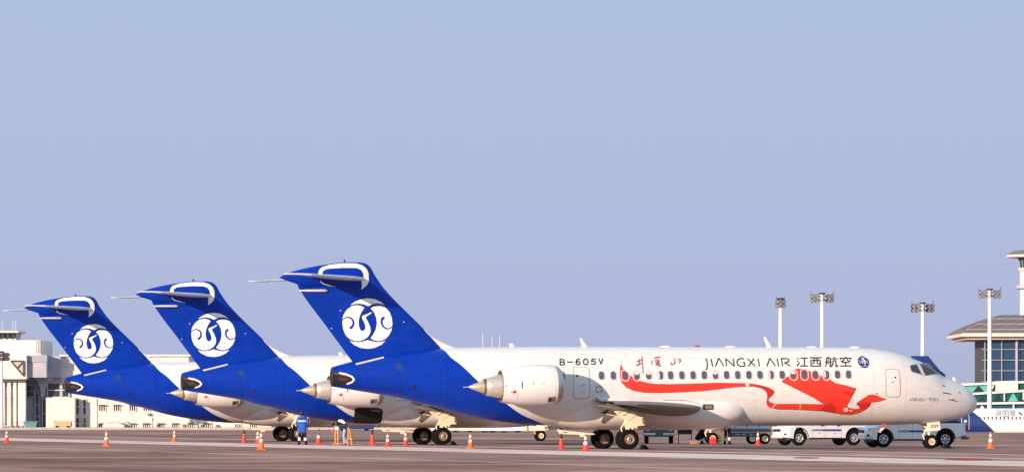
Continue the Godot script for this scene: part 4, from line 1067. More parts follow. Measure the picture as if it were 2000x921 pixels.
func road_wheel(parent: Node3D, c: Vector3, r: float, w: float, spokes: int):
	var n := Node3D.new(); n.name = "wheel"; n.position = c; parent.add_child(n, true)
	var h := w / 2; var rr := r * 0.58
	var g := G.new()
	g.lathe([[-h * 0.7, rr], [-h, rr + 0.03], [-h * 0.95, r - 0.05], [-h * 0.7, r - 0.006], [-h * 0.2, r], [h * 0.2, r], [h * 0.7, r - 0.006], [h * 0.95, r - 0.05], [h, rr + 0.03], [h * 0.7, rr]], Vector3.ZERO, Vector3(0, 0, 1), 36)
	part("tyre", g, M.tyre, n)
	g = G.new()
	for s in [-1.0, 1.0]: g.lathe([[h * 0.7, rr + 0.003], [h * 0.82, rr - 0.012], [h * 0.7, rr - 0.035], [h * 0.1, rr - 0.06], [h * 0.1, 0.001]], Vector3.ZERO, Vector3(0, 0, s), 30)
	part("rim", g, M.rim_grey if spokes > 0 else M.rim_cream, n)
	if spokes > 0:
		g = G.new()
		for s in [-1.0, 1.0]:
			g.lathe([[h * 0.3, 0.07], [h * 0.75, 0.06], [h * 0.8, 0.001]], Vector3.ZERO, Vector3(0, 0, s), 16)
			g.lathe([[h * 0.66, rr - 0.045], [h * 0.84, rr - 0.03], [h * 0.84, rr - 0.01], [h * 0.7, rr + 0.004]], Vector3.ZERO, Vector3(0, 0, s), 30)
			for k in spokes:
				var a := TAU * k / spokes
				var d := Vector3(cos(a), sin(a), 0); var t := Vector3(-sin(a), cos(a), 0)
				g.box(d * rr * 0.52 + Vector3(0, 0, s * h * 0.62), Vector3(rr * 0.86, 0.055, 0.03), Basis(d, t, Vector3(0, 0, 1)), 0.01)
		part("spokes", g, M.alloy, n)

func pickup(label: String, p: Vector3, yaw: float, m: Material, wb: float, style: int) -> Node3D:
	var o := thing("pickup_truck", label, "pickup truck", p, yaw, "pickup trucks parked behind the nearest jet's nose")
	var f := wb / 2; var r := -wb / 2
	var w := 0.9
	var prof := PackedVector2Array()
	for q in [Vector2(r - 1.1, 0.62), Vector2(r - 1.12, 1.1), Vector2(r - 1.05, 1.14), Vector2(r + 0.72, 1.15), Vector2(f - 0.75, 1.13), Vector2(f - 0.35, 1.11), Vector2(f + 0.4, 1.03), Vector2(f + 0.72, 0.93), Vector2(f + 0.86, 0.78), Vector2(f + 0.9, 0.56), Vector2(f + 0.84, 0.42), Vector2(f + 0.58, 0.36)]: prof.append(q)
	for q in arc(Vector2(f, 0.4), 0.5, -5, 185, 14): prof.append(q)
	prof.append(Vector2(f - 0.56, 0.38)); prof.append(Vector2(r + 0.56, 0.38))
	for q in arc(Vector2(r, 0.42), 0.5, -5, 185, 14): prof.append(q)
	prof.append(Vector2(r - 0.58, 0.46))
	var g := G.new()
	var rr := []
	for zq in [[-1.0, 0.03], [-0.965, 0.0], [-0.8, 0.0], [-0.5, 0.0], [0.0, 0.0], [0.5, 0.0], [0.8, 0.0], [0.965, 0.0], [1.0, 0.03]]:   # rounded in plan towards the nose and the tailgate
		var ring := []
		for v in prof:
			var px: float = v.x; var py: float = v.y
			var far_z: float = pow(abs(zq[0]), 3.0)
			if px > f + 0.1: px -= 0.3 * far_z * smooth_step(f + 0.1, f + 0.9, px)
			if px < r - 0.7: px += 0.08 * far_z
			if py > 1.0: py -= zq[1] * 0.8
			ring.append(Vector3(px, py + zq[1] * 0.3 * (1.0 if py < 0.5 else 0.0), zq[0] * w))
		rr.append(ring)
	rr.reverse()
	g.loft(rr, false, false, -1)
	var tr := Geometry2D.triangulate_polygon(prof)
	for i in range(0, tr.size(), 3):
		g.tri(rr[0][tr[i]], rr[0][tr[i + 1]], rr[0][tr[i + 2]]); g.tri(rr[-1][tr[i]], rr[-1][tr[i + 1]], rr[-1][tr[i + 2]])
	var body := part("body", g, m, o)
	g = G.new()   # dark liners behind the wheel openings
	for x in [f, r]: g.box(Vector3(x, 0.6, 0), Vector3(1.05, 0.75, 1.3))
	g.box(Vector3(0, 0.42, 0), Vector3(wb - 1.0, 0.2, 1.5))
	part("chassis", g, M.plastic_black, o)
	g = G.new()
	for s in [1.0, -1.0]:
		for x in [f, r]:
			g = G.new()
			var pts := []
			for q in arc(Vector2(x, 0.41), 0.5, 0, 180, 14): pts.append(Vector3(q.x, q.y, s * (w - 0.01 - (0.1 * smooth_step(f + 0.1, f + 0.9, q.x)))))
			g.tube(pts, 0.022, 6)
			part("arch_trim", g, M.plastic_black, o)
	# cab above the belt line
	var x0 := r + 0.72; var x1 := f - 0.72
	g = G.new()
	var ring := func(a: float, b: float, y: float, z: float) -> Array: return [Vector3(a, y, -z), Vector3(a, y, z), Vector3(b, y, z), Vector3(b, y, -z)]
	g.loft([ring.call(x0, x1, 1.12, 0.87), ring.call(x0 + 0.1, x1 - 0.42, 1.45, 0.79), ring.call(x0 + 0.2, x1 - 0.78, 1.7, 0.7), ring.call(x0 + 0.3, x1 - 0.95, 1.76, 0.62)], false, true, -1)
	var cab := part("cab", g, m, o)
	for s in [1.0, -1.0]:
		for q in [[x0 + 0.16, x0 + 0.26, x0 + 0.9, x0 + 0.88], [x0 + 0.98, x0 + 0.96, x1 - 0.9, x1 - 0.3]]:
			g = G.new()
			var pts := [Vector3(q[0], 1.19, s * 0.862), Vector3(q[1], 1.66, s * 0.728), Vector3(q[2], 1.66, s * 0.728), Vector3(q[3], 1.19, s * 0.862)]
			if s < 0: pts.reverse()
			g.quad(pts[3], pts[2], pts[1], pts[0])
			part("side_window", g, M.glass_dark, cab)
	g = G.new(); g.quad(Vector3(x1 - 0.06, 1.19, 0.78), Vector3(x1 - 0.06, 1.19, -0.78), Vector3(x1 - 0.72, 1.67, -0.64), Vector3(x1 - 0.72, 1.67, 0.64))
	part("windscreen", g, M.glass_dark, cab)
	for s in [1.0, -1.0]:
		g = G.new()
		for x in [x0 + 0.02, x0 + 0.94, x1 - 0.02]: g.box(Vector3(x, 0.77, s * w), Vector3(0.012, 0.7, 0.008))
		part("door_seam", g, M.grey_ink, body)
		for x in [x0 + 0.2, x0 + 1.12]:
			g = G.new(); g.box(Vector3(x, 1.0, s * (w + 0.015)), Vector3(0.16, 0.03, 0.035))
			part("door_handle", g, M.plastic_black if style == 0 else m, o)
		g = G.new()
		var sy := 0.77 if style == 0 else 0.76
		g.prism(V([x0 + 0.05, sy - 0.045, x1 + 0.02, sy - 0.03, x1 + 0.0, sy + 0.055, x0 + 0.05, sy + 0.065]), min(s * w, s * (w + 0.006)), max(s * w, s * (w + 0.006)))
		part("side_stripe", g, M.truck_stripe, o)
		g = G.new(); g.box(Vector3(x1 - 0.2, sy + 0.012, s * (w + 0.006)), Vector3(0.7, 0.022, 0.008)); g.lathe([[0, 0.03], [0.006, 0.03], [0.007, 0.001]], Vector3(x1 - 0.06, sy + 0.012, s * (w + 0.005)), Vector3(0, 0, s), 12)
		part("stripe_lettering", g, M.alloy, o)
		g = G.new(); g.box(Vector3(f + 0.56, 0.88, s * 0.775), Vector3(0.4, 0.17, 0.16), Basis(Vector3(0, 1, 0), s * 0.5), 0.05)
		part("headlight", g, M.lamp_lens, o)
		g = G.new(); g.box(Vector3(f + 0.72, 0.58, s * 0.72), Vector3(0.16, 0.1, 0.12), Basis(Vector3(0, 1, 0), s * 0.8), 0.03)
		part("fog_light", g, M.plastic_black, o)
		g = G.new(); g.box(Vector3(r - 1.07, 0.93, s * 0.87), Vector3(0.14, 0.3, 0.14), Basis(), 0.03)
		part("tail_light", g, M.tail_lens, o)
		g = G.new(); g.box(Vector3(x1 - 0.15, 1.24, s * 1.0), Vector3(0.1, 0.2, 0.2), Basis(), 0.04)
		part("mirror", g, m, o)
		g = G.new(); g.box(Vector3(0.1, 0.38, s * 0.88), Vector3(wb - 1.25, 0.05, 0.1))
		part("side_step", g, M.plastic_black, o)
		if style == 0:
			g = G.new()
			for i in 4: g.box(Vector3(r - 0.75 + i * 0.42, 1.085, s * (w + 0.004)), Vector3(0.16, 0.03, 0.014))
			part("bed_hook", g, M.plastic_black, o)
			g = G.new(); g.box(Vector3(x0 + 0.4, 0.63, s * w), Vector3(0.2, 0.03, 0.012)); g.box(Vector3(x0 + 1.3, 0.63, s * w), Vector3(0.2, 0.03, 0.012))
			part("side_marker", g, M.grey_ink, o)
	g = G.new(); g.box(Vector3(f + 0.84, 0.76, 0), Vector3(0.06, 0.16, 0.8), Basis(), 0.02)
	part("grille", g, M.plastic_black, o)
	g = G.new(); g.box(Vector3(f + 0.8, 0.45, 0), Vector3(0.2, 0.16, 1.2), Basis(), 0.06)
	part("front_bumper", g, m, o)
	g = G.new(); g.box(Vector3(r - 1.16, 0.52, 0), Vector3(0.14, 0.16, 1.7), Basis(), 0.05)
	part("rear_bumper", g, M.alloy, o)
	g = G.new(); g.tube([Vector3(r - 1.1, 0.42, 0), Vector3(r - 1.45, 0.42, 0), Vector3(r - 1.5, 0.5, 0)], [0.04, 0.035, 0.03], 8)
	part("tow_hook", g, M.rust_band, o)
	for x in [f, r]:
		for z in [w - 0.13, -w + 0.13]: road_wheel(o, Vector3(x, 0.4 if style else 0.385, z), 0.4 if style else 0.385, 0.25, 6)
	return o

func apron_things():
	pickup("white pickup truck with blue side stripe, left of the silver one, behind the nearest jet", Vector3(15.62, 0, -270.6), 204.0, M.truck_white, 3.12, 0)
	pickup("silver pickup truck with a blue side stripe parked behind the nearest jet's nose wheel", Vector3(19.05, 0, -255.3), 194.0, M.truck_silver, 3.1, 1)
	# blue grey service cart in the shade of the first jet
	var o := thing("service_cart", "blue grey flat sided service cart in the shade behind the plain red cone", "service cart", at(1462, 866.5, 284), 0.0)
	var g := G.new(); g.box(Vector3(0.05, 0.98, 0), Vector3(2.0, 0.36, 1.5), Basis(), 0.03); part("upper_body", g, M.service_blue, o)
	g = G.new(); g.box(Vector3(0.1, 1.45, 0), Vector3(1.7, 0.6, 1.4), Basis(), 0.08); part("canopy", g, M.service_blue, o)
	g = G.new(); g.box(Vector3(0.1, 0.72, 0), Vector3(2.14, 0.16, 1.56), Basis(), 0.02); part("chassis_rail", g, M.service_dark, o)
	g = G.new(); g.box(Vector3(-0.2, 0.5, 0), Vector3(1.7, 0.22, 1.4), Basis(), 0.04); part("lower_skirt", g, M.service_dark, o)
	for x in [-0.6, -0.25, 0.1]:
		g = G.new(); g.box(Vector3(x, 0.52, 0.71), Vector3(0.16, 0.06, 0.02)); part("side_lamp", g, M.light_grey, o)
	for x in [-0.85, -0.1, 0.55]:
		g = G.new(); g.box(Vector3(x, 0.98, 0.755), Vector3(0.08, 0.08, 0.02)); part("panel_latch", g, M.trim_dark, o)
	for x in [0.2, 0.86]:
		for z in [-0.6, 0.6]: road_wheel(o, Vector3(x, 0.29, z), 0.29, 0.2, 0)
	# dark tug seen from the front behind the main wheels
	o = thing("baggage_tug", "dark baggage tug with cream bumper and teal plate behind the nearest jet's main wheels", "tug", at(1287, 865.5, 287), -90.0)
	g = G.new(); g.box(Vector3(-0.2, 0.62, 0), Vector3(2.0, 0.5, 1.66), Basis(), 0.06); part("body", g, M.service_dark, o)
	g = G.new(); g.box(Vector3(-0.7, 1.25, 0), Vector3(0.9, 0.8, 1.4), Basis(), 0.08); part("cab", g, M.trim_dark, o)
	g = G.new(); g.box(Vector3(0.84, 0.86, 0), Vector3(0.06, 0.1, 1.7), Basis(), 0.02); part("hood_rail", g, M.shade_darkened_grey, o)
	g = G.new(); g.box(Vector3(0.86, 0.5, 0), Vector3(0.1, 0.12, 1.66), Basis(), 0.03); part("front_bumper", g, M.logo_white, o)
	g = G.new(); g.box(Vector3(0.925, 0.5, -0.0), Vector3(0.02, 0.14, 0.42)); part("number_plate", g, M.teal_plate, o)
	for z in [-0.6, 0.6]:
		g = G.new(); g.box(Vector3(0.82, 0.72, z), Vector3(0.08, 0.1, 0.2), Basis(), 0.03); part("headlight", g, M.lamp_lens, o)
		for x in [0.5, -0.8]: road_wheel(o, Vector3(x, 0.26, z * 1.1), 0.26, 0.2, 0)
	# orange trestle under the middle jet
	o = thing("tubular_trestle", "orange tubular trestle stand beside the bending person in pale jeans", "work stand", at(668, 868.4, 271), 0.0)
	g = G.new()
	for x in [-0.36, -0.22]:
		g.tube([Vector3(x, 0.03, -0.1), Vector3(x, 1.0, -0.1)], 0.028, 8)
	for y in [0.3, 0.62, 0.92]: g.tube([Vector3(-0.36, y, -0.1), Vector3(-0.22, y, -0.1)], 0.02, 6)
	part("upright_frame", g, M.safety_orange, o)
	g = G.new(); g.box(Vector3(-0.26, 0.04, -0.1), Vector3(0.42, 0.08, 0.3), Basis(), 0.03); part("foot_plate", g, M.safety_orange, o)
	g = G.new()
	for q in [[0.28, 0.95, 0.66, 0.02, -0.1], [0.3, 0.9, 0.28, 0.0, -0.25], [0.36, 0.8, 0.5, 0.0, 0.15]]: g.tube([Vector3(q[0], q[1], -0.1), Vector3(q[2], q[3], q[4])], 0.026, 8)
	g.tube([Vector3(0.3, 0.32, -0.18), Vector3(0.56, 0.3, -0.1)], 0.03, 8); g.tube([Vector3(0.3, 0.45, -0.18), Vector3(0.48, 0.42, 0.05)], 0.02, 8)
	part("splayed_legs", g, M.safety_orange, o)
	g = G.new(); g.box(Vector3(-0.02, 0.98, -0.1), Vector3(0.78, 0.05, 0.3), Basis(), 0.015); part("top_beam", g, M.trim_dark, o)
	g = G.new(); g.box(Vector3(-0.27, 0.85, -0.08), Vector3(0.2, 0.2, 0.16), Basis(), 0.03); part("instrument_box", g, M.cream, o)
	# small things by the middle jet's nose wheel
	o = thing("tool_case", "small bright red box on the ground beside the standing person's feet", "box", at(1393, 867.4, 279.5), 8.0)
	g = G.new(); g.box(Vector3(0, 0.17, 0), Vector3(0.34, 0.32, 0.26), Basis(), 0.04); part("case", g, M.safety_red, o)
	g = G.new(); g.tube([Vector3(-0.1, 0.32, 0), Vector3(-0.07, 0.39, 0), Vector3(0.07, 0.39, 0), Vector3(0.1, 0.32, 0)], 0.018, 6); part("handle", g, M.black_rubber, o)
	o = thing("coiled_hose", "yellow coiled hose on the ground right of the red box", "hose", at(1404, 866.8, 281), 0.0)
	g = G.new()
	var path := []
	for i in 40:
		var a := i * 0.5
		path.append(Vector3(cos(a) * (0.2 - i * 0.002), 0.03 + 0.012 * i, sin(a) * 0.2))
	path.append(Vector3(0.2, 0.9, 0.0)); path.append(Vector3(0.1, 1.2, 0.0))
	g.tube(path, 0.03, 6); part("hose", g, M.safety_yellow, o)
	o = thing("cardboard_box", "brown cardboard box on the ground left of the crouching person", "box", at(1356, 866.8, 282), 15.0)
	g = G.new(); g.box(Vector3(0, 0.1, 0), Vector3(0.34, 0.2, 0.26), Basis(), 0.008); part("carton", g, M.cardboard, o)
	g = G.new(); g.box(Vector3(0, 0.2, 0), Vector3(0.35, 0.012, 0.05)); part("tape", g, M.tan_cover, o)
	o = thing("equipment_case", "black equipment case on thin legs between the dark tug and the crouching person", "equipment case", at(1338, 866.5, 285), 0.0)
	g = G.new(); g.box(Vector3(0, 0.78, 0), Vector3(0.78, 0.5, 0.5), Basis(), 0.05); part("case", g, M.plastic_black, o)
	g = G.new()
	for x in [-0.34, 0.34]:
		for z in [-0.2, 0.2]: g.tube([Vector3(x, 0.0, z), Vector3(x, 0.6, z)], 0.02, 6)
	part("legs", g, M.trim_dark, o)
	g = G.new(); g.tube([Vector3(-0.15, 1.02, 0), Vector3(-0.12, 1.08, 0), Vector3(0.12, 1.08, 0), Vector3(0.15, 1.02, 0)], 0.015, 6); part("handle", g, M.black_rubber, o)
	# red and white streamer below the nearest jet's forward belly
	o = thing("warning_streamer", "red and white warning streamer with amber tag hanging under the nearest jet's forward belly", "streamer", at(1728, 829, 244.5), 0.0)
	g = G.new(); g.prism(V([0.06, 0.06, -0.06, 0.06, -0.13, -0.14, 0.03, -0.14]), -0.02, 0.02, Transform3D(), 0.008); part("red_strip", g, M.safety_red, o)
	g = G.new(); g.prism(V([0.025, -0.145, -0.135, -0.145, -0.22, -0.26, -0.1, -0.26]), -0.02, 0.02, Transform3D(), 0.008); part("white_strip", g, M.logo_white, o)
	g = G.new(); g.prism(V([-0.12, -0.265, -0.24, -0.265, -0.28, -0.33, -0.18, -0.36, -0.12, -0.31]), -0.025, 0.025, Transform3D(), 0.01); part("amber_tag", g, M.orange_lens, o)
	# wheel chocks at the jets' wheels
	for q in [[1258, 242.2, "black wheel chock ahead of the nearest jet's main wheels"], [1850, 247.6, "black wheel chock beside the nearest jet's nose wheel"], [884, 276.4, "black wheel chock ahead of the middle jet's main wheels"]]:
		o = thing("wheel_chock", q[2], "wheel chock", Vector3((q[0] - 1000.0) / FOCAL * q[1], 0.004, -q[1]), HEADING, "chocks at the jets' wheels")
		g = G.new(); g.prism(V([-0.14, 0, 0.14, 0, 0.02, 0.17, -0.08, 0.19]), -0.35, 0.35, Transform3D(), 0.015); part("block", g, M.black_rubber, o)
		g = G.new(); g.tube([Vector3(0, 0.15, 0.35), Vector3(0.1, 0.06, 0.42), Vector3(0.25, 0.015, 0.4)], 0.012, 5); part("rope", g, M.safety_yellow, o)

# ---------------------------------------------------------------- background
func slab(px0: float, px1: float, py0: float, py1: float, d: float, th: float, bev := 0.03) -> G:   # a box whose front face is seen at that place and depth
	var a := at(px0, py0, d); var b := at(px1, py1, d)
	var g := G.new(); g.box(Vector3((a.x + b.x) / 2, (a.y + b.y) / 2, -d - th / 2), Vector3(abs(b.x - a.x), abs(a.y - b.y), th), Basis(), bev)
	return g

func framed_window(o: Node3D, px0: float, px1: float, py0: float, py1: float, d: float, cols: int, rows: int, glass: Material, frame: Material):
	var w := part("window", slab(px0, px1, py0, py1, d - 0.02, 0.06, 0.005), glass, o)
	var g := G.new()
	var a := at(px0, py0, d); var b := at(px1, py1, d); var t := 0.09
	for i in cols + 1:
		var x: float = lerp(a.x, b.x, i / float(cols)); g.box(Vector3(x, (a.y + b.y) / 2, -d + 0.08), Vector3(t, abs(a.y - b.y) + t, 0.12), Basis(), 0.01)
	for i in rows + 1:
		var y: float = lerp(a.y, b.y, i / float(rows)); g.box(Vector3((a.x + b.x) / 2, y, -d + 0.075), Vector3(abs(b.x - a.x), t, 0.1), Basis(), 0.01)
	part("frame", g, frame, w)

func terminal_left():
	var o := thing("terminal_building", "long cream terminal building with small control cab, portal and window rows at the left", "building")
	var d := 600.0
	part("wall", slab(88, 262, 700, 838, d, 14.0), M.wall_warm, o)
	part("wall", slab(262, 372, 776, 838, d, 14.0), M.wall_warm, o)
	part("upper_wall", slab(117, 368, 693, 742, d + 3.0, 12.0), M.wall_cream, o)
	part("parapet", slab(115, 372, 692, 695.5, d + 2.6, 12.8), M.trim_white, o)
	part("wall", slab(372, 530, 812, 838, d, 10.0), M.wall_warm, o)
	part("parapet", slab(372, 532, 810.5, 813, d - 0.3, 10.6), M.trim_white, o)
	part("upper_block", slab(-40, 80.5, 664, 696, d + 2.0, 14.0), M.wall_cream, o)
	var fr := part("portal_block", slab(-12, 51, 693, 740, d - 4.2, 8.0), M.wall_cream, o)
	# triangular window of the portal block
	var g := G.new()
	var p := PackedVector2Array()
	for q in [[20, 704.5], [45, 704.5], [45, 734]]:
		var v := at(q[0], q[1], d - 4.25); p.append(Vector2(v.x, v.y))
	g.prism(p, -d + 4.23, -d + 4.29); part("triangle_window", g, M.window_pale, fr)
	g = G.new()
	for q in [[20, 704.5, 45, 704.5], [45, 704.5, 45, 734], [45, 734, 20, 704.5], [32, 719, 44, 706]]:
		g.tube([at(q[0], q[1], d - 4.35), at(q[2], q[3], d - 4.35)], 0.09, 5)
	part("triangle_frame", g, M.trim_dark, fr)
	part("lintel", slab(-12, 50, 740, 746, d - 4.0, 7.0), M.trim_dark, o)
	for x in [[-12, 8], [13, 20], [25, 31], [34, 49]]:
		part("column", slab(x[0], x[1], 746, 838, d - 3.8, 1.0), M.wall_cream, o)
	part("portal_screen", slab(-12, 49, 746, 838, d - 3.2, 0.5), M.wall_warm, o)
	for x in [9, 21, 31.5]: framed_window(o, x - 0.5, x + 4, 755, 774, d - 3.35, 1, 2, M.window_pale, M.trim_white)
	# box and recess beside the portal, its blue grey shade put into their colour
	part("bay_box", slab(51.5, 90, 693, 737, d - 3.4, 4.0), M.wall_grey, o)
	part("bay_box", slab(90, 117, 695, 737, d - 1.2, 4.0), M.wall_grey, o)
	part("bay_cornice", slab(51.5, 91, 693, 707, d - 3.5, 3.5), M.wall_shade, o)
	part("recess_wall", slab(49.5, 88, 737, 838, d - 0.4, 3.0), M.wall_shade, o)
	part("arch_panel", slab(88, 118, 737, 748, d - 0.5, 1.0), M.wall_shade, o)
	g = G.new(); p = PackedVector2Array()
	for q in [[66, 737], [88, 737], [103, 737], [92, 748], [86, 762], [84, 775], [79, 775], [78, 758], [72, 746]]:
		var v := at(q[0], q[1], d - 1.0); p.append(Vector2(v.x, v.y))
	g.prism(p, -d + 0.5, -d + 1.2); part("arch_bracket", g, M.wall_grey, o)
	framed_window(o, 51, 66, 752, 775, d - 0.6, 1, 2, M.window_glass, M.mullion)
	framed_window(o, 68, 75.5, 768, 836, d - 0.6, 1, 3, M.window_glass, M.mullion)
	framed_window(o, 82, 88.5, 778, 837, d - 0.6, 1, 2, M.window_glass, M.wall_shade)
	framed_window(o, 92, 117, 748, 775, d - 0.2, 1, 2, M.window_glass, M.trim_white)
	framed_window(o, 120, 134, 748, 775, d - 0.2, 1, 2, M.window_glass, M.trim_white)
	part("annex", slab(88.8, 145.5, 776, 838, d - 2.0, 4.0), M.wall_warm, o)
	for x in [147.5, 161]:
		framed_window(o, x, x + 6.5, 779, 809, d, 1, 2, M.window_glass, M.trim_white)
		framed_window(o, x, x + 6.5, 815, 838, d, 1, 2, M.brown_panel if x > 150 else M.window_glass, M.trim_white)  # brown of the right lower pane is a reflection put into its colour
	for x in [192, 220.5, 251.5, 279]: framed_window(o, x, x + 13, 791.5, 802.5, d, 3, 1, M.window_glass, M.trim_white)
	for x in [192, 220.5, 251.5, 278, 306, 335, 365, 396.5, 458, 487]: framed_window(o, x, x + 12, 827, 837.5, d, 3, 1, M.window_glass, M.trim_white)
	for x in [192, 220.5, 251.5, 279]: part("window_hood", slab(x - 1, x + 14, 790, 791.3, d - 0.5, 0.5), M.trim_dark, o)
	for x in [192, 220.5, 251.5, 278, 306, 335, 365, 396.5]: part("window_hood", slab(x - 1, x + 13, 825.8, 827, d - 0.5, 0.5), M.trim_dark, o)
	for q in [[285, 806], [214, 827], [237, 827], [302, 827.5], [353, 827.5], [388, 828], [418, 828.5], [186, 827]]:
		var ac := part("air_conditioner", slab(q[0], q[0] + 7, q[1], q[1] + 4.5, d - 0.45, 0.4), M.trim_white, o)
		g = G.new(); var c := at(q[0] + 4.6, q[1] + 2.2, d - 0.46)
		g.lathe([[0, 0.1], [0.012, 0.1], [0.013, 0.001]], c, Vector3(0, 0, 1), 14); part("fan_grille", g, M.trim_dark, ac)
	for x in [187.5, 296, 412]: part("downpipe", slab(x, x + 1.2, 778 if x < 290 else 815, 838, d - 0.12, 0.1), M.trim_white, o)
	# small control cab on the roof
	part("cab_base", slab(-40, 30, 660, 665, d + 3, 8.0), M.trim_white, o)
	g = G.new()
	var rings := []
	for q in [[-30, 28, 661, 0.0], [-34, 31, 650, -0.6]]:
		var a := at(q[0], q[2], d + 3 + q[3]); var b := at(q[1], q[2], d + 3 + q[3])
		rings.append([a + Vector3(0, 0, -6), a, b, b + Vector3(0, 0, -6)])
	g.loft(rings, true, true, -1); var cab := part("cab_glass", g, M.window_glass, o)
	for x in [-8, 3, 14, 24]: part("cab_mullion", slab(x, x + 1, 650, 661, d + 2.3, 0.2), M.mullion, cab)
	part("cab_roof", slab(-44, 35, 645.5, 649.5, d + 1.8, 9.0), M.fascia, o)
	for x in [3.5, 24.5, 30]:
		g = G.new(); g.tube([at(x, 646, d + 5), at(x, 627, d + 5)], 0.035, 5); part("roof_aerial", g, M.light_grey, o)
	g = G.new()
	for x in [70, 74.5]: g.tube([at(x, 690, d + 1.7), at(x, 658, d + 1.7)], 0.05, 5)
	for y in range(662, 690, 4): g.tube([at(70, y, d + 1.7), at(74.5, y, d + 1.7)], 0.035, 5)
	part("roof_ladder", g, M.mullion, o)

func far_car(n: String, label: String, cat: String, px: float, depth: float, length: float, high: float, m: Material, yaw := 0.0):
	var x := (px - 1000.0) / FOCAL * depth
	var o := thing(n, label, cat, Vector3(x, ground_at(x, depth), -depth), yaw)
	var l := length / 2; var h := high
	var g := G.new()
	g.prism(V([-l, 0.13, -l - 0.02, h * 0.55, -l + 0.15, h * 0.62, l * 0.55, h * 0.62, l * 0.95, h * 0.52, l, 0.5, l - 0.05, 0.13]), -0.85, 0.85, Transform3D(), 0.05)
	part("body", g, m, o)
	g = G.new()
	g.prism(V([-l + 0.15, h * 0.6, -l + 0.3, h * 0.97, -l + 0.6, h, l * 0.1, h, l * 0.3, h * 0.93, l * 0.6, h * 0.6]), -0.75, 0.75, Transform3D(), 0.06)
	part("cabin", g, m, o)
	for s in [1.0, -1.0]:
		g = G.new(); g.prism(V([-l + 0.45, h * 0.66, -l + 0.5, h * 0.9, l * 0.08, h * 0.92, l * 0.42, h * 0.66]), min(0.75 * s, 0.757 * s), max(0.75 * s, 0.757 * s)); part("side_window", g, M.glass_dark if h > 1.2 else M.window_pale, o)
	for q in [-l * 0.6, l * 0.62]:
		for z in [-0.74, 0.74]:
			g = G.new(); g.lathe([[-0.1, 0.001], [-0.1, 0.2 * h], [0.1, 0.2 * h], [0.1, 0.001]], Vector3(q, 0.2 * h, z), Vector3(0, 0, 1), 18, 2); part("wheel", g, M.tyre, o)

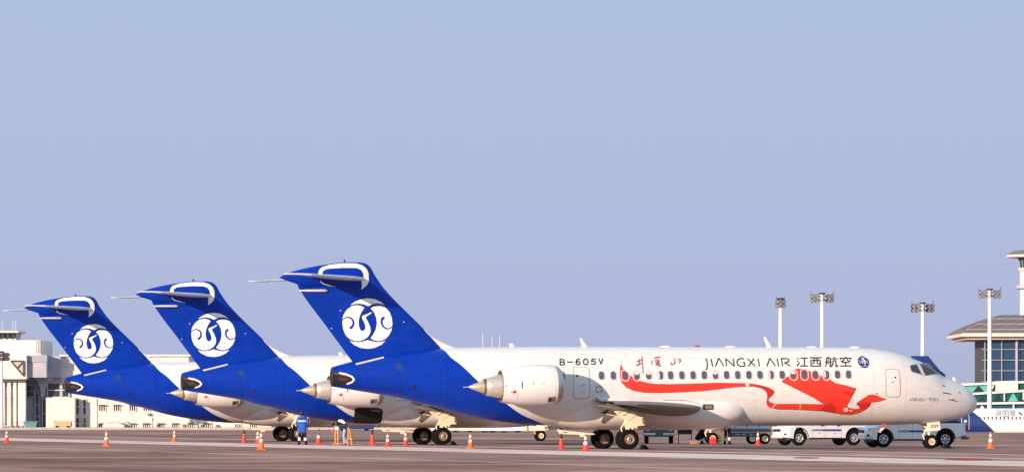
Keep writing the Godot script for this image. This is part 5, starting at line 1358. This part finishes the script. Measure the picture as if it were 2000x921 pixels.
func ramp_clutter():
	far_car("parked_car", "white car parked against the cream terminal wall under the small windows", "car", 222, 588, 2.4, 0.85, M.wall_cream)
	far_car("parked_car", "small grey car parked at the right end of the white car by the terminal wall", "car", 243, 590, 1.5, 0.8, M.wall_grey, 180.0)
	far_car("distant_van", "small white van far away, left of the distant pair under the nearest tail", "van", 889, 471, 4.2, 1.7, M.truck_white)
	far_car("distant_van", "pale distant pickup between two vans under the nearest tail", "van", 917, 470, 4.0, 1.5, M.wall_warm)
	far_car("distant_van", "distant van with red roof mark left of the pale blue van", "van", 966, 468, 2.6, 1.7, M.wall_cream)
	far_car("distant_van", "pale blue distant van just left of the farthest jet's nose gear", "van", 986, 467, 3.6, 1.75, M.truck_silver)
	far_car("distant_car", "dark blue rounded car far away behind the bending person", "car", 692, 520, 3.8, 1.4, M.navy_paint)
	var o := thing("waste_container", "teal waste container against the shaded terminal wall", "container", Vector3((59 - 1000.0) / FOCAL * 585, 0, -585.0))
	var g := G.new(); g.prism(V([-0.6, 0.1, -0.75, 0.75, 0.75, 0.75, 0.6, 0.1]), -0.5, 0.5, Transform3D(), 0.04); part("bin", g, M.bin_teal, o)
	g = G.new(); g.box(Vector3(0, 0.8, 0), Vector3(1.6, 0.08, 1.1)); part("lid", g, M.bin_teal, o)
	o = thing("covered_cart", "tan covered baggage cart in front of the plain annex wall", "cart", Vector3((122 - 1000.0) / FOCAL * 580, 0, -580.0))
	g = G.new(); g.box(Vector3(0, 0.5, 0), Vector3(1.9, 0.5, 1.2), Basis(), 0.05); part("load", g, M.tan_cover, o)
	g = G.new(); g.box(Vector3(0.05, 0.86, 0), Vector3(2.3, 0.06, 1.4)); part("roof", g, M.brown_panel, o)
	g = G.new()
	for x in [-0.9, 0.9]: g.tube([Vector3(x, 0.2, 0.5), Vector3(x, 0.86, 0.5)], 0.03, 5)
	part("posts", g, M.trim_dark, o)
	for x in [-0.6, 0.6]:
		g = G.new(); g.lathe([[-0.6, 0.001], [-0.6, 0.18], [0.6, 0.18], [0.6, 0.001]], Vector3(x, 0.18, 0), Vector3(0, 0, 1), 14, 2); part("wheels", g, M.tyre, o)
	for q in [[12, "grey", M.light_grey], [30, "dark", M.service_dark], [40, "teal", M.bin_teal]]:
		o = thing("baggage_dolly", "%s empty baggage dolly in front of the left portal columns" % q[1], "dolly", Vector3((q[0] - 1000.0) / FOCAL * 582, 0, -582.0))
		g = G.new(); g.box(Vector3(0, 0.32, 0), Vector3(0.62, 0.1, 1.2)); part("bed", g, q[2], o)
		g = G.new()
		for x in [-0.28, 0.28]: g.tube([Vector3(x, 0.3, 0.5), Vector3(x, 0.75, 0.5)], 0.025, 5)
		g.tube([Vector3(-0.28, 0.75, 0.5), Vector3(0.28, 0.75, 0.5)], 0.025, 5)
		part("rail", g, q[2], o)
		for x in [-0.2, 0.2]:
			g = G.new(); g.lathe([[-0.5, 0.001], [-0.5, 0.13], [0.5, 0.13], [0.5, 0.001]], Vector3(x, 0.13, 0), Vector3(0, 0, 1), 12, 2); part("wheels", g, M.tyre, o)
	# clipped hedge along the far edge of the apron
	var rng := RandomNumberGenerator.new(); rng.seed = 7
	g = G.new()
	for i in 5200:
		var c := Vector3(rng.randf_range(-21.5, 24.0), rng.randf_range(0.0, 0.95), -558.0 + rng.randf_range(-0.7, 0.7))
		c.y *= 0.75 + 0.35 * sin(c.x * 1.3) * sin(c.x * 0.37 + 1.0)
		var a := Vector3(rng.randf_range(-1, 1), rng.randf_range(-1, 1), rng.randf_range(-1, 1)).normalized() * 0.16; var b := Vector3(rng.randf_range(-1, 1), rng.randf_range(-1, 1), rng.randf_range(-1, 1)).normalized() * 0.16
		g.tri(c - a, c + a, c + b)
	var hd := part("hedge", g, M.hedge, self); tag(hd, "low clipped grey green hedge far behind the jets", "hedge"); hd.set_meta("kind", "stuff")

func light_mast(label: String, px: float, top: float, depth: float, half: float, turn: float):
	var b := at(px, 838, depth)
	var gy := ground_at(b.x, depth)
	var h := at(px, top, depth).y - gy
	var o := thing("light_mast", label, "light mast", Vector3(b.x, gy, b.z), turn, "floodlight masts round the apron")
	var s := depth / 700.0
	var g := G.new(); g.lathe([[0, 0.34 * s], [h * 0.5, 0.27 * s], [h - 0.9 * s, 0.22 * s]], Vector3.ZERO, Vector3(0, 1, 0), 14); part("pole", g, M.pole_white, o)
	g = G.new(); g.lathe([[h - 0.9 * s, 0.27 * s], [h - 0.2 * s, 0.27 * s]], Vector3.ZERO, Vector3(0, 1, 0), 12, 1, true); part("collar", g, M.lamp_pale, o)
	g = G.new(); g.lathe([[h - 0.22 * s, 0.1 * s], [h - 0.2 * s, 0.5 * s], [h - 0.05 * s, 0.46 * s], [h, 0.1 * s]], Vector3.ZERO, Vector3(0, 1, 0), 14, 1, true); part("cap", g, M.lamp_dark, o)
	g = G.new()
	for y in [h - 0.95 * s, h - 0.5 * s]: g.tube([Vector3(-half, y, 0), Vector3(half, y, 0)], 0.05 * s, 6)
	for x in [-half, half]: g.tube([Vector3(x, h - 1.1 * s, 0), Vector3(x * 1.02, h + 0.2 * s, 0)], 0.035 * s, 5)
	g.lathe([[h - 1.05 * s, half * 0.6], [h - 0.98 * s, half * 0.6], [h - 0.98 * s, half * 0.55]], Vector3.ZERO, Vector3(0, 1, 0), 20)
	part("head_frame", g, M.lamp_dark, o)
	for i in 4:
		for k in 2:
			var x: float = half * [-0.88, -0.52, 0.55, 0.9][i]
			var y: float = h - (0.45 + 0.55 * k) * s
			for z in [0.35, -0.45]:
				var n := Node3D.new(); n.name = "floodlight"; n.position = Vector3(x, y, z * s); n.rotation_degrees = Vector3(35 if z > 0 else 145, 12 * sign(x), 0); o.add_child(n, true)
				g = G.new(); g.lathe([[-0.22 * s, 0.06 * s], [-0.18 * s, 0.16 * s], [0.1 * s, 0.27 * s], [0.16 * s, 0.28 * s]], Vector3.ZERO, Vector3(0, 0, 1), 12); part("housing", g, M.lamp_dark, n)
				g = G.new(); g.lathe([[0.14 * s, 0.27 * s], [0.15 * s, 0.001]], Vector3.ZERO, Vector3(0, 0, 1), 12); part("lens", g, M.mast_lens, n)

func masts():
	light_mast("white floodlight mast with narrow dark head, leftmost of those behind the nearest jet's fuselage", 1525, 581, 700, 0.5, 0.0)
	light_mast("white floodlight mast with wide lamp head, right beside the narrow headed mast", 1606.5, 571, 700, 1.45, 0.0)
	light_mast("white floodlight mast whose foot is hidden by the nearest jet's cockpit", 1803, 590, 700, 1.4, 6.0)
	light_mast("tall white floodlight mast in front of the green glass walkway at the right", 1934, 563, 655, 1.3, -5.0)
	light_mast("floodlight mast cut by the left edge, in front of the terminal's portal", 1, 685, 575, 0.75, 20.0)
	for q in [[943, 648], [961, 656], [976, 655]]:
		var o := thing("aerial_mast", "thin grey aerial far behind the nearest jet, %s" % ["tallest and leftmost of three", "short one in the middle of three", "short rightmost of three"][[943, 961, 976].find(q[0])], "aerial", Vector3((q[0] - 1000.0) / FOCAL * 800, 0, -800.0))
		var h := at(q[0], q[1], 800).y
		var g := G.new(); g.tube([Vector3(0, 0, 0), Vector3(0, h * 0.7, 0), Vector3(0, h, 0)], [0.16, 0.08, 0.05], 6); part("pole", g, M.light_grey, o)
		g = G.new()
		for y in [0.86, 0.8]: g.box(Vector3(0, h * y, 0), Vector3(0.7, 0.12, 0.12))
		part("crossarm", g, M.mullion, o)

func terminal_right():
	var d := 780.0
	var o := thing("terminal_building", "glass walled terminal with curved brown tiled roof at the right edge", "building")
	# curved roof: rows of panels from the eave up to the ridge
	var prof := [[1882, 651, 0.0], [1890, 643, 1.2], [1912, 632, 3.2], [1940, 621, 6.0], [1967, 612.5, 9.0], [2100, 606, 10.0]]
	for i in prof.size() - 1:
		var g := G.new()
		var a0 := at(prof[i][0], prof[i][1], d); var a1 := at(prof[i + 1][0], prof[i + 1][1], d)
		var z0: float = -prof[i][2]; var z1: float = -prof[i + 1][2]
		var e := Vector3(30, 0, 0)
		if i < 4:
			g.quad(a0 + Vector3(0, 0, z0), a0 + e + Vector3(0, 0, z0), a1 + e + Vector3(0, 0, z1), a1 + Vector3(0, 0, z1))
			g.quad(a0 + Vector3(0, 0, -30.0 - z0), a0 + Vector3(0, 0, z0), a1 + Vector3(0, 0, z1), a1 + Vector3(0, 0, -30.0 - z1))
			g.quad(a0 + e + Vector3(0, 0, -30.0 - z0), a0 + Vector3(0, 0, -30.0 - z0), a1 + Vector3(0, 0, -30.0 - z1), a1 + e + Vector3(0, 0, -30.0 - z1))
		else:
			g.quad(a0 + Vector3(0, 0, z0), a0 + e + Vector3(0, 0, z0), a0 + e + Vector3(0, 0, -30.0 - z0), a0 + Vector3(0, 0, -30.0 - z0))
		part("roof_course", g, M.roof_brown, o)
		if i < 4:
			g = G.new()
			for k in 9:
				var x := Vector3(1.6 * k, 0, 0)
				g.tube([a0 + x * 1.0 + Vector3(0.3, 0.03, z0), a1 + x * 1.0 + Vector3(0.3, 0.03, z1)], 0.06, 4)
			g.tube([a0 + Vector3(0, 0.03, z0), a0 + e + Vector3(0, 0.03, z0)], 0.06, 4)
			part("roof_rib", g, M.wall_grey, o)
	part("eave_fascia", slab(1881, 2100, 650.5, 657, d - 0.2, 28.0), M.fascia, o)
	part("eave_soffit", slab(1890, 2100, 657, 662.5, d + 0.8, 26.0), M.fascia, o)
	part("core_wall", slab(1928, 2100, 662, 850, d + 3.0, 20.0), M.trim_dark, o)
	var xs := [1925, 1958, 1991, 2024, 2057]; var ys := [663, 682, 703, 723.5, 745]
	for i in xs.size() - 1:
		for j in ys.size() - 1:
			part("glass_pane", slab(xs[i] + 0.8, xs[i + 1] - 0.8, ys[j] + 0.8, ys[j + 1] - 0.8, d + 2.6, 0.05, 0.005), M.tower_glass, o)
	for j in ys.size(): part("transom", slab(1919, 2060, ys[j] - 0.8, ys[j] + 0.8, d + 2.2, 0.45), M.mullion, o)
	for i in xs.size(): part("mullion", slab(xs[i] - 1.0, xs[i] + 1.0, 662, 746, d + 2.3, 0.4), M.mullion, o)
	part("corner_fin", slab(1985, 1989, 662, 746, d + 2.0, 0.6), M.wall_grey, o)
	# control tower rising behind
	var t := thing("control_tower", "control tower with flared cab cut by the right edge of the view", "control tower", at(2016, 845, 800))
	var b := t.position
	var prt := func(n: String, list: Array, m: Material):
		var g := G.new(); var pr := []
		for q in list: pr.append([at(2016, q[0], 800).y - b.y, q[1]])
		g.lathe(pr, Vector3.ZERO, Vector3(0, 1, 0), 24, -1, true); part(n, g, m, t)
	prt.call("shaft", [[845, 1.75], [530, 1.75]], M.wall_cream)
	prt.call("gallery", [[566, 1.75], [563, 2.35], [557, 2.35], [556, 1.75]], M.wall_grey)
	prt.call("cab_floor", [[532, 1.7], [527, 2.0], [523, 2.0]], M.fascia)
	prt.call("cab_glass", [[523, 1.7], [505, 1.9]], M.tower_glass)
	prt.call("cab_roof", [[505, 1.9], [502, 3.6], [497, 3.7], [490, 2.7], [487, 0.5]], M.roof_brown)
	prt.call("roof_edge", [[503, 3.55], [502, 3.78], [498, 3.78], [497, 3.5]], M.fascia)
	for a in 10:
		var g := G.new(); var c := Vector3(cos(TAU * a / 10), 0, sin(TAU * a / 10))
		g.tube([c * 1.74 + Vector3(0, at(2016, 523, 800).y - b.y, 0), c * 1.94 + Vector3(0, at(2016, 505, 800).y - b.y, 0)], 0.07, 5); part("cab_mullion", g, M.mullion, t)
	# glazed passenger walkway in front
	d = 690.0
	o = thing("passenger_bridge", "green glazed passenger bridge with triangular panels behind the parked airliner", "passenger bridge")
	var band := func(n: String, x0: float, x1: float, t0: float, t1: float, h: float, m: Material, dd: float, th: float):   # sloping strip: top edge at its two ends and its height
		var a0 := at(x0, t0, dd); var a1 := at(x1, t1, dd); var c0 := at(x0, t0 + h, dd); var c1 := at(x1, t1 + h, dd)
		var g := G.new(); g.prism(PackedVector2Array([Vector2(c0.x, c0.y), Vector2(c1.x, c1.y), Vector2(a1.x, a1.y), Vector2(a0.x, a0.y)]), -dd - th, -dd, Transform3D(), 0.02)
		part(n, g, m, o)
	band.call("roof_beam", 1878, 2060, 748.5, 741, 4.5, M.bridge_frame, d - 0.4, 3.2)
	band.call("core", 1880, 2060, 752, 744, 52.0, M.bridge_dark, d + 0.6, 2.0)
	band.call("upper_pane", 1884, 1902, 752.5, 751.8, 14, M.bridge_teal, d, 0.06)
	band.call("upper_pane", 1902, 1931, 751.8, 750, 14.5, M.bridge_teal, d, 0.06)
	band.call("upper_pane", 1931, 1946, 750, 749, 14, M.wall_warm, d, 0.06)
	band.call("end_box", 1946, 1985, 744, 743, 19.5, M.trim_white, d - 0.5, 1.0)
	band.call("box_post", 1985, 1989.5, 743, 743, 19, M.cream, d - 0.5, 0.8)
	band.call("upper_pane", 1989, 2060, 747, 744, 14, M.bridge_glass, d, 0.06)
	band.call("middle_beam", 1900, 2060, 766.5, 757, 4.5, M.bridge_frame, d - 0.4, 2.6)
	for q in [[1904, 1931], [1931, 1963], [1963, 2000], [2000, 2040]]:
		band.call("lower_pane", q[0], q[1], 772.5 - (q[0] - 1904) * 0.09, 772.5 - (q[1] - 1904) * 0.09, 13.5 + (q[0] - 1904) * 0.05, M.bridge_glass, d, 0.06)
	for x in [1933.0, 1963.0, 2000.0]: band.call("post", x - 1.2, x + 1.2, 770 - (x - 1904) * 0.08, 770 - (x - 1904) * 0.08, 18, M.bridge_frame, d - 0.3, 0.4)
	band.call("floor_beam", 1908, 2060, 785.5, 783, 4.5, M.bridge_frame, d - 0.4, 2.6)
	band.call("undercroft_pane", 1910, 1979, 790.5, 789.5, 6, M.bridge_glass, d + 0.2, 0.06)
	band.call("undercroft_pane", 1983, 2060, 790, 789, 7, M.bridge_glass, d + 0.2, 0.06)
	band.call("post", 1979.5, 1982.5, 788, 788, 10, M.bridge_frame, d - 0.2, 0.4)
	band.call("base_wall", 1880, 2060, 797, 796, 60, M.wall_shade, d, 3.0)
	for q in [[1912, 752.5, 1900.5, 766, 1924, 765.5, M.bridge_dark], [1945, 749, 1937, 763.5, 1945.5, 763, M.bridge_dark], [1919, 772, 1911, 786, 1926, 785.5, M.bridge_dark], [1950, 769, 1941, 785, 1960, 784.5, M.bridge_dark], [1980, 766, 1970, 783.5, 1990, 783, M.bridge_teal], [1996, 765, 1988, 783, 2003, 782.5, M.bridge_dark]]:
		var g := G.new(); var pp := PackedVector2Array()
		for k in 3:
			var v := at(q[k * 2], q[k * 2 + 1], d - 0.06); pp.append(Vector2(v.x, v.y))
		g.prism(pp, -d + 0.03, -d + 0.09); part("triangle_panel", g, q[6], o)
	# the air-conditioning unit that shows above the nearest jet's nose
	# parked single-aisle airliner in front of the bridge
	d = 612.0
	var c0 := at(1790, 809, d)
	var gy := ground_at(at(1950, 809, d).x, d)
	var pl := thing("distant_airliner", "white airliner with dark blue tail parked by the green glazed bridge at the right", "airplane", Vector3(c0.x, gy, -d), 3.0)
	var R := 1.98; var cy := 3.9
	var ring := func(x: float, r: float, y: float) -> Array:
		var out := []
		for j in 40: out.append(Vector3(x, y + r * cos(TAU * j / 40), r * sin(TAU * j / 40)))
		return out
	# the body is cut along the slanting edge of the blue tail paint
	var shape := V([-1.0, 0.3, 2.0, 0.9, 5.0, 1.5, 8.5, 1.9, 10.5, 1.98, 31.0, 1.98, 34.0, 1.7, 36.0, 1.1, 37.2, 0.3])
	var mid := V([-1.0, 4.75, 2.0, 4.6, 5.0, 4.3, 8.5, 4.0, 10.5, 3.9, 31.0, 3.9, 34.0, 3.75, 36.0, 3.5, 37.2, 3.35])
	var build := func(front: bool) -> G:
		var rr := []
		for i in 25:
			var out := []
			for j in 40:
				var a := TAU * j / 40
				var cut: float = 8.0 - 2.0 * cos(a)
				var x: float = lerp(cut, 37.2, i / 24.0) if front else lerp(-1.0, cut, i / 24.0)
				out.append(Vector3(x, curve(mid, x) + curve(shape, x) * cos(a), curve(shape, x) * sin(a)))
			rr.append(out)
		var g := G.new(); g.loft(rr); return g
	part("fuselage", build.call(true), M.truck_white, pl); part("tail_section", build.call(false), M.navy_paint, pl)
	var g := G.new(); g.prism(V([-0.6, 11.9, 1.4, 11.9, 3.3, 9.6, 6.9, 5.9, 7.6, 5.4, 2.2, 5.2]), -0.16, 0.16, Transform3D(), 0.1); part("fin", g, M.navy_paint, pl)
	for s in [1.0, -1.0]:
		g = G.new(); g.prism(V([1.0, 0.6, 4.2, 0.6, 1.6, 6.2, 0.2, 6.2]), -0.1, 0.1, Transform3D(Basis(Vector3(1, 0, 0), PI / 2 * s), Vector3(0, 5.0, 0)), 0.06); part("tailplane", g, M.truck_white, pl)
		g = G.new(); g.prism(V([13.5, 1.5, 20.5, 1.5, 14.5, 12.0, 12.6, 17.0, 11.2, 17.0, 12.6, 7.0]), -0.22, 0.22, Transform3D(Basis(Vector3(1, 0, 0), (PI / 2 - 0.09) * s), Vector3(0, 2.6, 0)), 0.15); part("wing", g, M.truck_white, pl)
		g = G.new(); g.lathe([[0, 0.5], [0.6, 0.85], [2.2, 1.05], [3.8, 1.0], [4.1, 0.9], [4.0, 0.8]], Vector3(15.5, 1.5, 5.75 * s), Vector3(1, 0, 0), 24, 1, true); part("engine", g, M.truck_white, pl)
		for x in [16.6]:
			g = G.new(); g.lathe([[-0.5, 0.001], [-0.5, 0.58], [0.5, 0.58], [0.5, 0.001]], Vector3(x, 0.58, 3.8 * s), Vector3(0, 0, 1), 18, 2); part("wheel", g, M.tyre, pl)
	g = G.new(); g.lathe([[-0.25, 0.001], [-0.25, 0.38], [0.25, 0.38], [0.25, 0.001]], Vector3(31.5, 0.38, 0), Vector3(0, 0, 1), 18, 2); part("wheel", g, M.tyre, pl)
	g = G.new(); g.tube([Vector3(31.5, 0.4, 0), Vector3(31.5, 2.3, 0)], 0.12, 8); part("nose_leg", g, M.light_grey, pl)
	var side_z := func(x: float, y: float) -> float:
		var r := curve(shape, x); var dy := y - curve(mid, x)
		return sqrt(max(0.0, r * r - dy * dy))
	var wins := []
	for i in 60: wins.append(round_rect(Vector2(7.2 + i * 0.46, 4.75), Vector2(0.2, 0.3), 0.07, 3))
	var cw := part("cabin_windows", print_on(wins, side_z, 0.015, 0.5, 0.2), M.trim_dark, pl); cw.set_meta("kind", "stuff")
	part("tail_door", print_on(strokes([closed(round_rect(Vector2(5.5, 4.3), Vector2(0.85, 1.7), 0.15))], 0.08), side_z, 0.015, 0.5, 0.2), M.wall_grey, pl)
	part("door_window", print_on([disc(Vector2(5.5, 4.4), 0.16, 12)], side_z, 0.015, 0.5, 0.2), M.light_grey, pl)
	part("wing_fairing_line", print_on(strokes([V([8.2, 4.3, 9.6, 4.05, 11.2, 3.7])], 0.06), side_z, 0.015, 0.5, 0.2), M.light_grey, pl)
	part("airline_title", print_on(strokes(glyphs(".05,.1 .2,.22;0,.38 .15,.48;.02,.97 .24,.55;.3,.12 1,.12;.85,.12 .85,.95 .7,.9;.38,.35 .38,.68 .65,.68 .65,.35 .38,.35", 8.95, 5.6, 0.75), 0.09) + strokes(glyphs(".05,.05 .95,.05 .95,.95 .05,.95 .05,.05;.5,.05 .5,.95;.05,.5 .95,.5", 9.82, 5.6, 0.7), 0.09) + strokes(glyphs(".15,.05 .85,.05 .8,.5 .15,.5 .15,.05;.15,.28 .85,.28;0,.7 1,.7;.5,.5 .5,1", 10.65, 5.6, 0.7), 0.09), side_z, 0.02, 0.5, 0.12), M.grey_ink, pl)
	part("title_mark", print_on([V([11.6, 5.35, 11.75, 5.45, 12.15, 5.2, 12.0, 5.08])], side_z, 0.02, 0.5, 0.12), M.navy_paint, pl)
	part("registration", print_on(strokes([V([7.05, 5.3, 7.15, 5.3]), V([7.25, 5.3, 7.85, 5.3])], 0.09), side_z, 0.02, 0.5, 0.12), M.light_grey, pl)
	g = G.new(); g.prism(V([7.4, 5.85, 7.9, 5.85, 7.7, 6.2, 7.6, 6.2]), -0.03, 0.03, Transform3D(), 0.01); part("blade_antenna", g, M.truck_white, pl)

func glyphs(text: String, x: float, y: float, s: float) -> Array:   # strokes given in a unit square, downwards from its upper left corner
	var out := []
	for l in text.split(";"):
		var p := PackedVector2Array()
		for q in l.split(" "):
			var v := q.split(","); p.append(Vector2(x + float(v[0]) * s, y - float(v[1]) * s))
		out.append(p)
	return out

# ---------------------------------------------------------------- ground
func slab_texture() -> ImageTexture:
	var n := 1024; var rows := 8
	var im := Image.create(n, n, false, Image.FORMAT_RGB8)
	var rng := RandomNumberGenerator.new(); rng.seed = 4
	var row := []; var one := []
	for i in rows:
		row.append(rng.randf_range(0.84, 1.0)); one.append([])
		for j in rows: one[i].append(rng.randf_range(0.95, 1.03))
	var f := FastNoiseLite.new(); f.seed = 2; f.frequency = 0.02; f.fractal_octaves = 5
	for y in n:
		for x in n:
			var v: float = row[x * rows / n] * one[x * rows / n][y * rows / n] * (0.965 + 0.09 * f.get_noise_2d(x, y * 0.25))
			if (x * rows) % n < 14 or (y * rows) % n < 14: v *= 0.72
			im.set_pixel(x, y, Color(v, v, v))
	return ImageTexture.create_from_image(im)

const LANE := Vector2(49.0, 170.0)   # paving lanes run alongside the row of jets: x right, y towards the camera
func ground_sheet():
	var xs := []; var ds := []
	for i in 41: xs.append(-700.0 + 35.0 * i)
	for i in 21: xs.append(0.0 + 5.0 * i)
	xs.sort()
	var d := 40.0
	while d < 4200.0:
		ds.append(d); d += max(10.0, d * 0.025)
	var u := LANE.normalized()
	var vs := PackedVector3Array(); var uv := PackedVector2Array(); var nn := PackedVector3Array(); var ix := PackedInt32Array()
	for dd in ds:
		for x in xs:
			vs.append(Vector3(x, ground_at(x, dd), -dd)); nn.append(Vector3.UP)
			var q := Vector2(x, -dd)
			uv.append(Vector2(q.dot(Vector2(u.y, -u.x)), q.dot(u)) / 48.0)
	var w := xs.size()
	for i in ds.size() - 1:
		for j in w - 1:
			var a := i * w + j
			for k in [a, a + w, a + 1, a + 1, a + w, a + w + 1]: ix.append(k)
	var arr := []; arr.resize(Mesh.ARRAY_MAX)
	arr[Mesh.ARRAY_VERTEX] = vs; arr[Mesh.ARRAY_NORMAL] = nn; arr[Mesh.ARRAY_TEX_UV] = uv; arr[Mesh.ARRAY_INDEX] = ix
	var mesh := ArrayMesh.new(); mesh.add_surface_from_arrays(Mesh.PRIMITIVE_TRIANGLES, arr)
	var m := paint("apron", 0.64, 0.395, 0.335, 0.95)
	m.metallic_specular = 0.05
	m.albedo_texture = slab_texture()
	m.detail_enabled = true; m.detail_blend_mode = BaseMaterial3D.BLEND_MODE_MUL; m.detail_albedo = noise(0.008, 31, 0.66, 1.0); m.detail_uv_layer = BaseMaterial3D.DETAIL_UV_1
	structure("ground", mesh, m)

func stripe(n: String, a: Vector2, b: Vector2, width: float, m: Material, lift: float):   # a, b: x and distance
	var dir := (b - a).normalized(); var s := Vector2(-dir.y, dir.x) * width / 2
	var g := G.new()
	var cnt := 24
	for i in cnt:
		var p := a.lerp(b, i / float(cnt)); var q := a.lerp(b, (i + 1) / float(cnt))
		var c := [p + s, p - s, q - s, q + s]
		var v := []
		for k in c: v.append(Vector3(k.x, ground_at(k.x, k.y) + lift, -k.y))
		g.quad(v[0], v[1], v[2], v[3])
	structure(n, g.done(), m)

func markings():
	var a := Vector2(-32.7, 340.0); var dir := Vector2(49, -170).normalized()
	stripe("pavement_band", a - dir * 110.0, a + dir * 260.0, 6.6, M.band_paint, 0.004)
	var off := Vector2(dir.y, -dir.x) * -1.0   # towards the jets
	stripe("painted_line", a + off * 13.5 - dir * 120.0, a + off * 13.5 + dir * 260.0, 0.7, M.line_paint, 0.004)
	stripe("painted_line", a + off * 6.8 + dir * 60.0, a + off * 6.8 + dir * 260.0, 0.9, M.line_paint, 0.004)
	stripe("painted_line", a + off * 34.0 - dir * 160.0, a + off * 34.0 + dir * 200.0, 0.5, M.line_paint, 0.004)
	stripe("painted_line", a - off * 15.0 - dir * 60.0, a - off * 15.0 + dir * 290.0, 0.3, M.line_paint, 0.004)
	var h := Vector2(cos(deg_to_rad(HEADING)), sin(deg_to_rad(HEADING)))
	for q in [[166.0, 0.5, "line_paint"], [176.0, 0.35, "joint_tar"], [196.0, 0.4, "line_paint"], [228.0, 0.5, "joint_tar"], [262.0, 0.6, "line_paint"], [300.0, 0.8, "joint_tar"], [352.0, 1.2, "line_paint"], [400.0, 1.2, "joint_tar"], [450.0, 2.0, "line_paint"]]:
		var c := Vector2(0.0, q[0])
		stripe("pavement_joint" if q[2] == "joint_tar" else "painted_line", c - h * 70.0, c + h * 70.0, q[1], M[q[2]], 0.012)
	for q in [[1575, 894.0, 0.95, 4.5], [1892, 897.5, 1.6, 5.0], [1145, 889.5, 0.0, 0.0]]:
		if q[2] == 0.0: continue
		var dd: float = EYE * FOCAL / (q[1] - HORIZON)
		var c := at(q[0], q[1], dd)
		var g := G.new(); var ring := []
		for i in 28: ring.append(Vector3(c.x + cos(TAU * i / 28) * q[2] / 2, 0.016, c.z - sin(TAU * i / 28) * q[3] / 2))
		g.fan(ring); structure("red_marking", g.done(), M.red_paint)
	# raised kerb in front of the terminal
	var g := G.new(); g.box(Vector3(-34.0, 0.09, -552.0), Vector3(60.0, 0.3, 8.0), Basis(), 0.04)
	structure("kerb", g.done(), M.kerb)

# ---------------------------------------------------------------- the scene
func _ready():
	var cam := Camera3D.new(); cam.name = "camera"
	cam.projection = Camera3D.PROJECTION_FRUSTUM
	cam.near = 1.0; cam.far = 6000.0
	cam.size = 921.0 / FOCAL
	cam.frustum_offset = Vector2(0.0, (HORIZON - 460.5) / FOCAL)
	cam.position = Vector3(0, EYE, 0)
	add_child(cam)
	var env := Environment.new()
	env.background_mode = Environment.BG_SKY
	var sm := ProceduralSkyMaterial.new()
	sm.sky_top_color = Color(0.61, 0.71, 0.785); sm.sky_horizon_color = Color(0.608, 0.63, 0.75); sm.sky_curve = 0.08
	sm.ground_horizon_color = Color(0.62, 0.58, 0.58); sm.ground_bottom_color = Color(0.4, 0.34, 0.32)
	sm.sun_angle_max = 45.0; sm.sun_curve = 0.3
	env.sky = Sky.new(); env.sky.sky_material = sm
	env.tonemap_mode = Environment.TONE_MAPPER_LINEAR
	env.tonemap_exposure = 1.33
	env.sdfgi_enabled = true; env.ssao_enabled = true; env.ssil_enabled = true
	var we := WorldEnvironment.new(); we.environment = env; add_child(we)
	var sun := DirectionalLight3D.new(); sun.name = "sun"
	sun.light_energy = 1.6; sun.light_color = Color(1.0, 0.88, 0.785); sun.light_angular_distance = 0.5; sun.shadow_enabled = true
	sun.look_at_from_position(Vector3(-1.037, 0.36, 1.301), Vector3.ZERO)
	add_child(sun)
	materials()
	ground_sheet(); markings()
	terminal_left(); terminal_right(); masts()
	var first := airliner("white jet with blue tail, red ribbon, airline lettering and registration B-605V, nearest of the row", Vector3(4.81, 0, -242.5), true)
	livery(first)
	var second := airliner("middle jet of the row with blue tail and an open black service hatch", Vector3(4.81 - 8.85, 0, -276.6), false)
	open_hold(second)
	var third := copy(second, "airliner", "farthest jet of the row with blue tail, leftmost in the view", Vector3(4.81 - 17.7, 0, -310.7), HEADING)
	for c in third.get_children():
		if c.name.begins_with("service_hatch"): third.remove_child(c); c.free()
	nose_bay_doors(third)
	apron_things(); cones(); people(); ramp_clutter()
